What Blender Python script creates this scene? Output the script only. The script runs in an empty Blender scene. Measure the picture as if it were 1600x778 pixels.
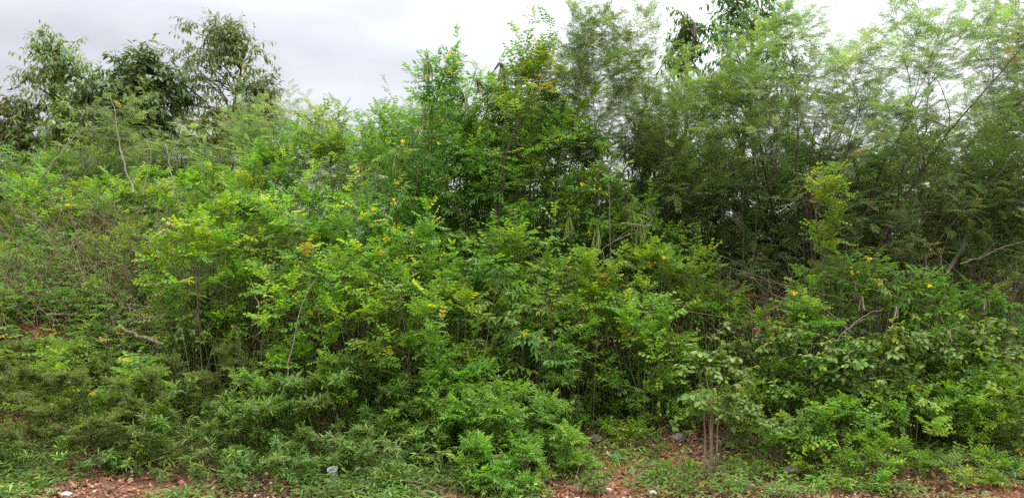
import bpy, bmesh, math, random
import numpy as np
from mathutils import Vector, Matrix

R = math.radians
S = bpy.context.scene
COL = S.collection
rnd = random.Random(7)

# ------------------------------------------------------------------ camera
CAM_Z = 1.7
F = 1209.0                                   # focal length in photo pixels (1600 wide)
cd = bpy.data.cameras.new('camera')
cam = bpy.data.objects.new('camera', cd)
COL.objects.link(cam)
cam.location = (0, 0, CAM_Z)
cam.rotation_euler = (R(90), 0, 0)
cd.sensor_fit = 'HORIZONTAL'
cd.angle = 2 * math.atan(800 / F)
cd.clip_start = 0.1
cd.clip_end = 3000
S.camera = cam

# ------------------------------------------------------------------ light
SUN_EL, SUN_AZ = 58, 28                      # azimuth measured from +Y (view) towards +X (right)
sd = Vector((math.sin(R(SUN_AZ)) * math.cos(R(SUN_EL)), math.cos(R(SUN_AZ)) * math.cos(R(SUN_EL)), math.sin(R(SUN_EL))))
sl = bpy.data.lights.new('sun', 'SUN')
sl.energy = 1.2
sl.angle = R(24)
sl.color = (1.0, 0.97, 0.92)
so = bpy.data.objects.new('sun', sl)
COL.objects.link(so)
so.rotation_euler = sd.to_track_quat('Z', 'Y').to_euler()

W = bpy.data.worlds.new('World')
S.world = W
W.use_nodes = True
nt = W.node_tree
N, Lk = nt.nodes, nt.links
bg = N['Background']
bg.inputs['Strength'].default_value = 0.1
sky = N.new('ShaderNodeTexSky')
sky.sky_type = 'NISHITA'
sky.sun_disc = False
sky.sun_elevation = R(SUN_EL)
sky.sun_rotation = R(SUN_AZ)
tc = N.new('ShaderNodeTexCoord')
sep = N.new('ShaderNodeSeparateXYZ')
Lk.new(tc.outputs['Generated'], sep.inputs[0])


def wmath(op, a, b=None, clamp=False):
    n = N.new('ShaderNodeMath')
    n.operation = op
    n.use_clamp = clamp
    for i, v in enumerate((a, b)):
        if v is None:
            continue
        if isinstance(v, (int, float)):
            n.inputs[i].default_value = v
        else:
            Lk.new(v, n.inputs[i])
    return n.outputs[0]


# overcast layer: brighter towards the zenith and round the veiled sun, soft cloud billows
zc = wmath('MAXIMUM', sep.outputs['Z'], 0.0)
dotn = N.new('ShaderNodeVectorMath')
dotn.operation = 'DOT_PRODUCT'
Lk.new(tc.outputs['Generated'], dotn.inputs[0])
dotn.inputs[1].default_value = sd
sunglow = wmath('POWER', wmath('MAXIMUM', dotn.outputs['Value'], 0.0), 4.0)
mp = N.new('ShaderNodeMapping')
mp.inputs['Scale'].default_value = (1.2, 1.2, 3.2)
mp.inputs['Location'].default_value = (0.35, 0.2, 0.1)
Lk.new(tc.outputs['Generated'], mp.inputs[0])
nz = N.new('ShaderNodeTexNoise')
nz.inputs['Scale'].default_value = 2.2
nz.inputs['Detail'].default_value = 5
nz.inputs['Roughness'].default_value = 0.5
Lk.new(mp.outputs[0], nz.inputs['Vector'])
SKY_BASE, SKY_ZEN, SKY_SUN = 2.65, 18.5, 7.0
lev = wmath('ADD', SKY_BASE, wmath('MULTIPLY', wmath('POWER', wmath('MAXIMUM', wmath('SUBTRACT', zc, 0.22), 0.0), 1.1), SKY_ZEN))
lev = wmath('ADD', lev, wmath('MULTIPLY', sunglow, SKY_SUN))
side = wmath('MULTIPLY', wmath('ADD', sep.outputs['X'], 0.12), 2.4)
lev = wmath('ADD', lev, wmath('MAXIMUM', side, -0.2))
back = wmath('MULTIPLY', wmath('MAXIMUM', wmath('SUBTRACT', 0.1, sep.outputs['Y']), 0.0), 2.5)  # added fill: raises the sky behind the camera to light the thicket's front
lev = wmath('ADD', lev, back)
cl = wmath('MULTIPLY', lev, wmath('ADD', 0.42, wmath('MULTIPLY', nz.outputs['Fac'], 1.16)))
ctint = N.new('ShaderNodeMix')
ctint.data_type = 'RGBA'
ctint.inputs[6].default_value = (0.93, 0.955, 1.06, 1)
ctint.inputs[7].default_value = (1.0, 1.0, 1.0, 1)
Lk.new(nz.outputs['Fac'], ctint.inputs[0])
cmul = N.new('ShaderNodeVectorMath')
cmul.operation = 'SCALE'
Lk.new(ctint.outputs[2], cmul.inputs[0])
Lk.new(cl, cmul.inputs['Scale'])
mixs = N.new('ShaderNodeMix')
mixs.data_type = 'RGBA'
mixs.inputs[0].default_value = 0.93
Lk.new(sky.outputs[0], mixs.inputs[6])
Lk.new(cmul.outputs[0], mixs.inputs[7])
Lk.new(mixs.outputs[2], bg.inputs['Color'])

S.view_settings.view_transform = 'Standard'
S.view_settings.look = 'None'
S.view_settings.gamma = 1
S.view_settings.exposure = 1.36
S.view_settings.use_curve_mapping = False
S.render.engine = 'CYCLES'
S.cycles.use_denoising = False
S.cycles.max_bounces = 12
S.cycles.diffuse_bounces = 7
S.cycles.transmission_bounces = 7
S.cycles.glossy_bounces = 2
S.cycles.caustics_reflective = False
S.cycles.caustics_refractive = False


# ------------------------------------------------------------------ materials
def mat(name):
    m = bpy.data.materials.new(name)
    m.use_nodes = True
    n, l = m.node_tree.nodes, m.node_tree.links
    return m, n, l, n['Principled BSDF'], n['Material Output']


def ramp(n, stops):
    r = n.new('ShaderNodeValToRGB')
    e = r.color_ramp.elements
    while len(e) < len(stops):
        e.new(0.5)
    for i, (p, c) in enumerate(stops):
        e[i].position = p
        e[i].color = (*c, 1)
    return r


def leaf_mat(name, stops, rough=0.5, trans=0.43, spec=0.33, tgain=1.5):
    m, n, l, b, o = mat(name)
    a = n.new('ShaderNodeAttribute')
    a.attribute_name = 'tint'
    if name.endswith('_leaf') and name not in ('dead_leaf', 'orange_leaf'):
        stops = [(p if p < .97 else .965, c) for p, c in stops if p < 1] + [(1.0, (0.17, 0.095, 0.045))]
    r = ramp(n, stops)
    l.new(a.outputs['Fac'], r.inputs[0])
    oi = n.new('ShaderNodeObjectInfo')
    hs = n.new('ShaderNodeHueSaturation')
    mh = n.new('ShaderNodeMapRange')
    mh.inputs[3].default_value = 0.485
    mh.inputs[4].default_value = 0.512
    mv = n.new('ShaderNodeMapRange')
    mv.inputs[3].default_value = 0.85
    mv.inputs[4].default_value = 1.15
    l.new(oi.outputs['Random'], mh.inputs[0])
    l.new(oi.outputs['Random'], mv.inputs[0])
    l.new(mh.outputs[0], hs.inputs['Hue'])
    l.new(mv.outputs[0], hs.inputs['Value'])
    l.new(r.outputs[0], hs.inputs['Color'])
    l.new(hs.outputs[0], b.inputs['Base Color'])
    b.inputs['Roughness'].default_value = rough
    b.inputs['Specular IOR Level'].default_value = spec
    t = n.new('ShaderNodeBsdfTranslucent')
    mul = n.new('ShaderNodeVectorMath')
    mul.operation = 'MULTIPLY'
    mul.inputs[1].default_value = (tgain * 1.15, tgain * 1.1, tgain * 0.55)
    l.new(hs.outputs[0], mul.inputs[0])
    l.new(mul.outputs[0], t.inputs[0])
    mx = n.new('ShaderNodeMixShader')
    mx.inputs[0].default_value = trans
    l.new(b.outputs[0], mx.inputs[1])
    l.new(t.outputs[0], mx.inputs[2])
    l.new(mx.outputs[0], o.inputs[0])
    return m


YEL = (0.45, 0.30, 0.02)
M = {}
M['senna'] = leaf_mat('senna_leaf', [(0, (0.048, 0.115, 0.011)), (0.45, (0.097, 0.213, 0.018)), (0.8, (0.163, 0.290, 0.020)), (0.93, (0.296, 0.373, 0.020)), (0.99, (0.563, 0.412, 0.022))])
M['lime'] = leaf_mat('lime_leaf', [(0, (0.05, 0.13, 0.012)), (0.4, (0.10, 0.22, 0.016)), (0.75, (0.18, 0.30, 0.020)), (0.92, (0.30, 0.36, 0.02)), (0.99, (0.45, 0.34, 0.02))])
M['tecoma'] = leaf_mat('trumpet_leaf', [(0, (0.043, 0.112, 0.013)), (0.5, (0.083, 0.198, 0.020)), (0.85, (0.143, 0.277, 0.024)), (0.99, (0.302, 0.343, 0.033))])
M['sprout'] = leaf_mat('sprout_leaf', [(0, (0.061, 0.153, 0.013)), (0.5, (0.109, 0.246, 0.018)), (0.85, (0.169, 0.318, 0.027)), (0.99, (0.303, 0.369, 0.036))])
M['feather'] = leaf_mat('feathery_leaf', [(0, (0.069, 0.127, 0.049)), (0.5, (0.113, 0.188, 0.068)), (0.85, (0.172, 0.262, 0.084)), (0.99, (0.276, 0.304, 0.095))], rough=0.65, trans=0.5)
M['feather_green'] = leaf_mat('green_feathery_leaf', [(0, (0.055, 0.099, 0.026)), (0.5, (0.090, 0.154, 0.038)), (0.85, (0.142, 0.220, 0.050)), (0.99, (0.209, 0.246, 0.060))], rough=0.6, trans=0.42)
M['tree_dark'] = leaf_mat('dark_tree_leaf', [(0, (0.036, 0.091, 0.025)), (0.5, (0.063, 0.150, 0.034)), (0.85, (0.108, 0.211, 0.043)), (0.99, (0.198, 0.246, 0.043))], rough=0.4, trans=0.25)
M['tree_pale'] = leaf_mat('pale_tree_leaf', [(0, (0.057, 0.115, 0.026)), (0.5, (0.098, 0.176, 0.035)), (0.8, (0.149, 0.223, 0.044)), (0.93, (0.253, 0.270, 0.050)), (0.99, (0.414, 0.338, 0.044))], rough=0.45, trans=0.3)
M['tree_brown'] = leaf_mat('brownish_tree_leaf', [(0, (0.050, 0.094, 0.022)), (0.5, (0.095, 0.144, 0.035)), (0.8, (0.170, 0.188, 0.050)), (0.99, (0.300, 0.250, 0.050))], rough=0.5, trans=0.3)
M['ovate'] = leaf_mat('ovate_leaf', [(0, (0.046, 0.103, 0.010)), (0.5, (0.081, 0.164, 0.015)), (0.85, (0.134, 0.230, 0.022)), (0.96, (0.295, 0.327, 0.027)), (1.0, (0.602, 0.364, 0.016))], rough=0.48, trans=0.3, spec=0.3)
M['lance'] = leaf_mat('lance_leaf', [(0, (0.037, 0.085, 0.009)), (0.5, (0.067, 0.143, 0.013)), (0.85, (0.126, 0.217, 0.017)), (0.99, (0.251, 0.274, 0.020))], rough=0.48, trans=0.3, spec=0.3)
M['fine'] = leaf_mat('fine_leaf', [(0, (0.052, 0.095, 0.013)), (0.5, (0.092, 0.149, 0.018)), (0.85, (0.150, 0.208, 0.023)), (0.99, (0.302, 0.274, 0.032))], rough=0.6)
M['litter'] = leaf_mat('dead_leaf', [(0, (0.054, 0.031, 0.017)), (0.4, (0.144, 0.084, 0.042)), (0.75, (0.288, 0.168, 0.084)), (1, (0.504, 0.348, 0.204))], rough=0.8, trans=0.12, spec=0.2)
M['dry'] = leaf_mat('dry_stalk', [(0, (0.085, 0.055, 0.032)), (0.5, (0.19, 0.13, 0.08)), (1, (0.36, 0.28, 0.17))], rough=0.8, trans=0.1, spec=0.2)
M['dry_dark'] = leaf_mat('thin_stem_bark', [(0, (0.06, 0.045, 0.026)), (0.6, (0.13, 0.10, 0.055)), (1, (0.24, 0.20, 0.12))], rough=0.8, trans=0.0, spec=0.2)  # thin stems: darker browns than the dry stalks
M['petal'] = leaf_mat('yellow_petal', [(0, (0.74, 0.46, 0.01)), (0.5, (0.86, 0.60, 0.015)), (1, (0.9, 0.70, 0.03))], rough=0.5, trans=0.4, tgain=1.1)
M['white_petal'] = leaf_mat('white_petal', [(0, (0.72, 0.72, 0.66)), (1, (0.85, 0.85, 0.8))], rough=0.5, trans=0.3, tgain=1.0)
M['pod_green'] = leaf_mat('green_pod', [(0, (0.12, 0.20, 0.03)), (0.6, (0.22, 0.27, 0.06)), (1, (0.34, 0.33, 0.11))], trans=0.1, tgain=1)
M['pod_brown'] = leaf_mat('brown_pod', [(0, (0.07, 0.038, 0.022)), (0.6, (0.12, 0.065, 0.04)), (1, (0.20, 0.12, 0.07))], trans=0.1, tgain=1)
M['pod_white'] = leaf_mat('bleached_pod', [(0, (0.16, 0.10, 0.06)), (0.5, (0.40, 0.33, 0.24)), (1, (0.72, 0.66, 0.56))], trans=0.1, tgain=1)
M['orange'] = leaf_mat('orange_leaf', [(0, (0.240, 0.110, 0.010)), (0.5, (0.384, 0.220, 0.015)), (1, (0.440, 0.374, 0.020))], trans=0.35, tgain=1.1)


def bark_mat(name, c0, c1, scale=30):
    m, n, l, b, o = mat(name)
    t = n.new('ShaderNodeTexCoord')
    mpn = n.new('ShaderNodeMapping')
    mpn.inputs['Scale'].default_value = (1, 1, 0.25)
    nz = n.new('ShaderNodeTexNoise')
    nz.inputs['Scale'].default_value = scale
    nz.inputs['Detail'].default_value = 6
    r = ramp(n, [(0.3, c0), (0.7, c1)])
    l.new(t.outputs['Object'], mpn.inputs[0])
    l.new(mpn.outputs[0], nz.inputs['Vector'])
    l.new(nz.outputs['Fac'], r.inputs[0])
    l.new(r.outputs[0], b.inputs['Base Color'])
    b.inputs['Roughness'].default_value = 0.85
    bp = n.new('ShaderNodeBump')
    bp.inputs['Strength'].default_value = 0.5
    bp.inputs['Distance'].default_value = 0.01
    l.new(nz.outputs['Fac'], bp.inputs['Height'])
    l.new(bp.outputs[0], b.inputs['Normal'])
    return m


M['bark'] = bark_mat('brown_bark', (0.045, 0.030, 0.020), (0.15, 0.105, 0.070))
M['bark_stem'] = bark_mat('sapling_bark', (0.12, 0.075, 0.05), (0.27, 0.19, 0.13))
M['bark_dark'] = bark_mat('dark_bark', (0.022, 0.017, 0.013), (0.07, 0.052, 0.038))
M['bark_green'] = bark_mat('greenish_bark', (0.06, 0.06, 0.025), (0.15, 0.13, 0.06))
M['bark_pale'] = bark_mat('pale_bark', (0.12, 0.10, 0.07), (0.27, 0.23, 0.17))
M['bark_red'] = bark_mat('reddish_bark', (0.045, 0.028, 0.020), (0.12, 0.075, 0.052))
M['dead_wood'] = bark_mat('dead_wood', (0.13, 0.10, 0.075), (0.31, 0.255, 0.20))

# soil
m, n, l, b, o = mat('laterite_soil')
tcn = n.new('ShaderNodeTexCoord')
n1 = n.new('ShaderNodeTexNoise'); n1.inputs['Scale'].default_value = 0.9; n1.inputs['Detail'].default_value = 6
n2 = n.new('ShaderNodeTexNoise'); n2.inputs['Scale'].default_value = 38; n2.inputs['Detail'].default_value = 8
n3 = n.new('ShaderNodeTexVoronoi'); n3.inputs['Scale'].default_value = 55
for q in (n1, n2, n3):
    l.new(tcn.outputs['Object'], q.inputs['Vector'])
r1 = ramp(n, [(0.38, (0.060, 0.038, 0.025)), (0.62, (0.24, 0.095, 0.038))])
r2 = ramp(n, [(0.30, (0.25, 0.23, 0.21)), (0.5, (0.95, 0.90, 0.85)), (0.68, (2.0, 1.75, 1.55))])
l.new(n1.outputs['Fac'], r1.inputs[0])
l.new(n2.outputs['Fac'], r2.inputs[0])
mm = n.new('ShaderNodeVectorMath'); mm.operation = 'MULTIPLY'
l.new(r1.outputs[0], mm.inputs[0]); l.new(r2.outputs[0], mm.inputs[1])
l.new(mm.outputs[0], b.inputs['Base Color'])
b.inputs['Roughness'].default_value = 0.95
bp = n.new('ShaderNodeBump'); bp.inputs['Strength'].default_value = 0.9; bp.inputs['Distance'].default_value = 0.02
ad = n.new('ShaderNodeMath'); ad.operation = 'ADD'
l.new(n2.outputs['Fac'], ad.inputs[0]); l.new(n3.outputs['Distance'], ad.inputs[1])
l.new(ad.outputs[0], bp.inputs['Height']); l.new(bp.outputs[0], b.inputs['Normal'])
M['soil'] = m


def stone_mat(name, c0, c1, scale=18):
    m = bark_mat(name, c0, c1, scale)
    return m


M['white_stone'] = stone_mat('white_limestone', (0.52, 0.49, 0.45), (0.78, 0.75, 0.70))
M['pink_stone'] = stone_mat('pinkish_stone', (0.34, 0.25, 0.21), (0.55, 0.43, 0.37))
M['grey_stone'] = stone_mat('grey_stone', (0.085, 0.068, 0.055), (0.22, 0.185, 0.15))
M['gravel'] = leaf_mat('laterite_gravel', [(0, (0.15, 0.065, 0.035)), (0.5, (0.36, 0.155, 0.07)), (0.88, (0.50, 0.26, 0.14)), (1, (0.6, 0.46, 0.36))], rough=0.9, trans=0.0, spec=0.2)


def plastic_mat(name, c, rough=0.3):
    m, n, l, b, o = mat(name)
    nz = n.new('ShaderNodeTexNoise'); nz.inputs['Scale'].default_value = 30
    r = ramp(n, [(0.35, tuple(v * 0.75 for v in c)), (0.65, c)])
    l.new(nz.outputs['Fac'], r.inputs[0]); l.new(r.outputs[0], b.inputs['Base Color'])
    b.inputs['Roughness'].default_value = rough
    return m


M['white_plastic'] = plastic_mat('white_plastic', (0.62, 0.62, 0.59))
M['teal_plastic'] = plastic_mat('teal_plastic', (0.10, 0.27, 0.27))


# ------------------------------------------------------------------ numpy mesh helpers
def link(name, data, parent=None):
    o = bpy.data.objects.new(name, data)
    COL.objects.link(o)
    if parent is not None:
        o.parent = parent
    return o


def build_mesh(name, V, loops, sizes, mats, tint=None, smooth=False):
    me = bpy.data.meshes.new(name)
    V = np.ascontiguousarray(V, np.float32)
    me.vertices.add(len(V))
    me.vertices.foreach_set('co', V.ravel())
    me.loops.add(len(loops))
    me.loops.foreach_set('vertex_index', np.ascontiguousarray(loops, np.int32))
    me.polygons.add(len(sizes))
    st = np.zeros(len(sizes), np.int32)
    st[1:] = np.cumsum(sizes)[:-1]
    me.polygons.foreach_set('loop_start', st)
    if smooth:
        me.polygons.foreach_set('use_smooth', np.ones(len(sizes), bool))
    me.update(calc_edges=True)
    for m_ in mats:
        me.materials.append(m_)
    if tint is not None:
        a = me.attributes.new('tint', 'FLOAT', 'POINT')
        a.data.foreach_set('value', np.ascontiguousarray(tint, np.float32))
    return me


def tubes(lines, radii, sides):
    """lines (N,k,3), radii (N,k) -> verts, loops, sizes"""
    N_, k, _ = lines.shape
    T = np.gradient(lines, axis=1)
    T /= np.linalg.norm(T, axis=2, keepdims=True) + 1e-9
    ref = np.where(np.abs(T[:, :1, 2:3]) > 0.9, np.array([[[1.0, 0.1, 0]]]), np.array([[[0.05, 0.1, 1.0]]]))
    A = np.cross(T, ref)
    A /= np.linalg.norm(A, axis=2, keepdims=True) + 1e-9
    B = np.cross(T, A)
    th = np.arange(sides) * 2 * math.pi / sides
    V = lines[:, :, None, :] + radii[:, :, None, None] * (A[:, :, None, :] * np.cos(th)[None, None, :, None] + B[:, :, None, :] * np.sin(th)[None, None, :, None])
    i = np.arange(k - 1)[:, None]
    j = np.arange(sides)[None, :]
    j2 = (j + 1) % sides
    q = np.stack([i * sides + j, i * sides + j2, (i + 1) * sides + j2, (i + 1) * sides + j], -1).reshape(-1)
    loops = (q[None, :] + (np.arange(N_) * k * sides)[:, None]).ravel()
    sizes = np.full(N_ * (k - 1) * sides, 4, np.int32)
    return V.reshape(-1, 3), loops, sizes


def join(parts):
    Vs, Ls, Ss, off = [], [], [], 0
    for V, l_, s_ in parts:
        Vs.append(V); Ls.append(l_ + off); Ss.append(s_)
        off += len(V)
    return np.concatenate(Vs), np.concatenate(Ls), np.concatenate(Ss)


# ------------------------------------------------------------------ leaf templates
def blade(L, w, peak=0.45, secs=3, fold=0.25, curl=0.15):
    s = np.linspace(0, 1, secs + 1)
    prof = np.where(s < peak, np.sin(0.5 * math.pi * s / peak) ** 0.8, np.cos(0.5 * math.pi * (s - peak) / (1 - peak)) ** 0.8)
    V, faces, mid, le, ri = [], [], [], [], []
    for a, p in zip(s, np.abs(prof)):
        z = -curl * L * a * a
        mid.append(len(V)); V.append((0, a * L, z))
        if 0 < a < 0.999:
            le.append(len(V)); V.append((-w * p, a * L, z + fold * w * p))
            ri.append(len(V)); V.append((w * p, a * L, z + fold * w * p))
        else:
            le.append(mid[-1]); ri.append(mid[-1])
    for i in range(secs):
        for e in (le, ri):
            f = [mid[i], mid[i + 1], e[i + 1], e[i]]
            g = []
            for v in f:
                if v not in g:
                    g.append(v)
            if e is ri:
                g.reverse()
            faces.append(g)
    return np.array(V, float), faces


def rotm(yaw=0, pitch=0, roll=0):
    return np.array(Matrix.Rotation(yaw, 3, 'Z') @ Matrix.Rotation(pitch, 3, 'X') @ Matrix.Rotation(roll, 3, 'Y'))


def merge(items):
    V, Fs, off = [], [], 0
    for v, f in items:
        V.append(v)
        Fs += [[i + off for i in g] for g in f]
        off += len(v)
    V = np.concatenate(V)
    loops = np.array([i for g in Fs for i in g], np.int32)
    sizes = np.array([len(g) for g in Fs], np.int32)
    return V, loops, sizes


def strip(p0, p1, w):
    p0, p1 = np.array(p0, float), np.array(p1, float)
    d = p1 - p0
    sdv = np.array([-d[1], d[0], 0.0]); sdv /= np.linalg.norm(sdv) + 1e-9
    up = np.array([0, 0, w * 0.6])
    return np.array([p0 - sdv * w, p1 - sdv * w * .5, p1 + sdv * w * .5, p0 + sdv * w, p0 - up, p1 - up * .5]), [[0, 1, 2, 3], [0, 4, 5, 1]]


def pinnate(rg, pairs, L, w, rachis, term=True, ang=62, droop=0.25, peak=0.5, secs=2, lf_droop=-0.15):
    items = []
    curve = rg.uniform(0.1, 0.35) * droop * 4
    pt = lambda s: np.array([0, s * rachis, -curve * rachis * s * s * 0.6])
    items.append(strip((0, 0, 0), pt(0.5), 0.0011)); items.append(strip(pt(0.5), pt(1), 0.0008))
    for i in range(pairs):
        s = 0.22 + 0.73 * i / max(1, pairs - 1) if pairs > 1 else 0.5
        for sg in (-1, 1):
            v, f = blade(L * rg.uniform(.85, 1.12) * (0.82 + 0.2 * s), w * rg.uniform(.85, 1.1), peak, secs, 0.3, rg.uniform(0.02, 0.3))
            m_ = rotm(-sg * R(ang + rg.uniform(-14, 14)), lf_droop + rg.uniform(-.3, .15), rg.uniform(-.35, .35))
            items.append((v @ m_.T + pt(s), f))
    if term:
        v, f = blade(L * 1.15, w * 1.05, peak, secs, 0.25, 0.2)
        m_ = rotm(rg.uniform(-.2, .2), -curve * 0.8, rg.uniform(-.3, .3))
        items.append((v @ m_.T + pt(1.0), f))
    return merge(items)


def bipinnate(rg, pairs=6, plen=0.075, npr=8, rachis=0.16, ll=0.013, lw=0.0028):
    items = []
    curve = rg.uniform(0.0, 0.35)
    pt = lambda s: np.array([0, s * rachis, -curve * rachis * s * s])
    items.append(strip((0, 0, 0), pt(1), 0.0011))
    for i in range(pairs):
        s = 0.2 + 0.8 * i / (pairs - 1)
        for sg in (-1, 1):
            pl = plen * rg.uniform(.8, 1.1) * (1 - 0.5 * abs(s - 0.55))
            V, fs = [], []
            V += [(-.0005, 0, 0), (.0005, 0, 0), (0, pl, -pl * .1)]
            fs.append([0, 1, 2])
            for k in range(npr):
                y = pl * (0.06 + 0.94 * (k + .5) / npr)
                for e in (-1, 1):
                    l2 = ll * rg.uniform(.85, 1.1)
                    z = -pl * .1 * (y / pl) ** 2
                    b0 = len(V)
                    V += [(0, y - lw, z), (0, y + lw, z), (e * l2 * .92, y + l2 * .5 + lw * .6, z + rg.uniform(-.003, .002))]
                    fs.append([b0, b0 + 1, b0 + 2] if e < 0 else [b0 + 1, b0, b0 + 2])
            m_ = rotm(-sg * R(58 - 30 * s + rg.uniform(-8, 8)), rg.uniform(-.25, .05), rg.uniform(-.3, .3))
            items.append((np.array(V) @ m_.T + pt(s), fs))
    return merge(items)


def simple(rg, L, w, peak, secs, curl):
    st = L * 0.12
    v, f = blade(L, w, peak, secs, rg.uniform(0.15, 0.4), rg.uniform(.4, 1.5) * curl)
    return merge([strip((0, 0, 0), (0, st, 0), 0.001), (v + np.array([0, st, 0]), f)])


rg = np.random.default_rng(11)
LEAF = {
    'senna': [pinnate(rg, 4, 0.045, 0.0125, 0.145, term=False, peak=0.58, secs=3) for _ in range(3)] + [pinnate(rg, 3, 0.052, 0.0145, 0.12, term=False, peak=0.58, secs=3)],
    'tecoma': [pinnate(rg, 3, 0.078, 0.0115, 0.13, term=True, ang=48, droop=0.4, peak=0.35, secs=3, lf_droop=-0.45) for _ in range(4)],
    'feather': [bipinnate(rg) for _ in range(3)],
    'tree': [simple(rg, 0.145, 0.025, 0.4, 3, 0.35) for _ in range(3)],
    'ovate': [simple(rg, 0.062, 0.020, 0.38, 4, 0.25) for _ in range(4)],
    'lance': [simple(rg, 0.082, 0.0078, 0.42, 4, 0.45) for _ in range(4)],
    'fine': [pinnate(rg, 6, 0.011, 0.0032, 0.045, term=True, secs=2, peak=.55) for _ in range(3)],
    'litter': [merge([blade(0.05, 0.016, .45, 2, rg.uniform(-.8, .8), rg.uniform(-.6, .6))]) for _ in range(4)],
    'chip': [merge([blade(0.03, 0.008, .45, 2, rg.uniform(-.8, .8), rg.uniform(-.6, .6))]) for _ in range(3)],
    'grass': [merge([blade(0.42, 0.004, .2, 5, 0.3, c)]) for c in (0.3, 0.7, 1.1)],
}


def unit(v):
    return v / (np.linalg.norm(v, axis=-1, keepdims=True) + 1e-9)


def scatter(kind, P, D, Nn, sc, tint, g):
    """place one leaf template per row: P position, D axis, Nn rough normal"""
    T = LEAF[kind]
    D = unit(D)
    X = unit(np.cross(D, Nn))
    Z = np.cross(X, D)
    Rm = np.stack([X, D, Z], axis=2)
    which = g.integers(0, len(T), len(P))
    out, tt = [], []
    for k, (V, lo, si) in enumerate(T):
        ix = np.nonzero(which == k)[0]
        if not len(ix):
            continue
        vv = np.einsum('nij,mj->nmi', Rm[ix], V) * sc[ix, None, None] + P[ix, None, :]
        out.append((vv.reshape(-1, 3), (lo[None, :] + (np.arange(len(ix)) * len(V))[:, None]).ravel(), np.tile(si, len(ix))))
        tt.append(np.repeat(tint[ix], len(V)))
    V, lo, si = join(out)
    return V, lo, si, np.concatenate(tt)


# ------------------------------------------------------------------ terrain
def ground_z(x, y):
    x, y = np.asarray(x, float), np.asarray(y, float)
    z = 0.05 * np.sin(x * 0.9 + 1.3) * np.sin(y * 0.8) + 0.02 * np.sin(x * 2.7 + y * 1.9) + 0.012 * np.sin(x * 6.1 - y * 4.7)
    z += 1.2 * np.exp(-((x + 5.2) / 2.6) ** 2) / (1 + np.exp(-(y - 7.6) / 0.45)) * np.exp(-np.maximum(0, y - 11) ** 2 / 40)
    z += 0.18 * np.exp(-((x - 2.2) / 1.5) ** 2 - ((y - 7.2) / .8) ** 2)
    far = np.clip((y - 40) / 200, 0, 1)
    return z * (1 - far)


nx = np.concatenate([np.linspace(-900, -14, 14), np.linspace(-12, 12, 241), np.linspace(14, 900, 14)])
ny = np.concatenate([np.linspace(-300, -3, 8), np.linspace(-2, 3.5, 12), np.linspace(3.6, 13, 160), np.linspace(13.5, 40, 30), np.linspace(50, 1500, 16)])
XX, YY = np.meshgrid(nx, ny)
ZZ = ground_z(XX, YY)
gg = np.random.default_rng(3)
ZZ = ZZ + np.where((np.abs(XX) < 12) & (YY > 3.5) & (YY < 13), gg.normal(0, 0.008, XX.shape), 0)
a_, b_ = len(ny), len(nx)
i, j = np.meshgrid(np.arange(a_ - 1), np.arange(b_ - 1), indexing='ij')
q = np.stack([i * b_ + j, i * b_ + j + 1, (i + 1) * b_ + j + 1, (i + 1) * b_ + j], -1).reshape(-1)
gm = build_mesh('ground', np.stack([XX, YY, ZZ], -1).reshape(-1, 3), q, np.full((a_ - 1) * (b_ - 1), 4), [M['soil']], smooth=True)
go = link('ground', gm)
go['kind'] = 'structure'
go['label'] = 'reddish laterite soil under and in front of the thicket'


def world(px, py, Y):
    return np.array([(px - 800) / F * Y, Y, CAM_Z + (389 - py) / F * Y])


def tag(o, label=None, cat=None, group=None, kind=None):
    if label: o['label'] = label
    if cat: o['category'] = cat
    if group: o['group'] = group
    if kind: o['kind'] = kind
    return o


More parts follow.
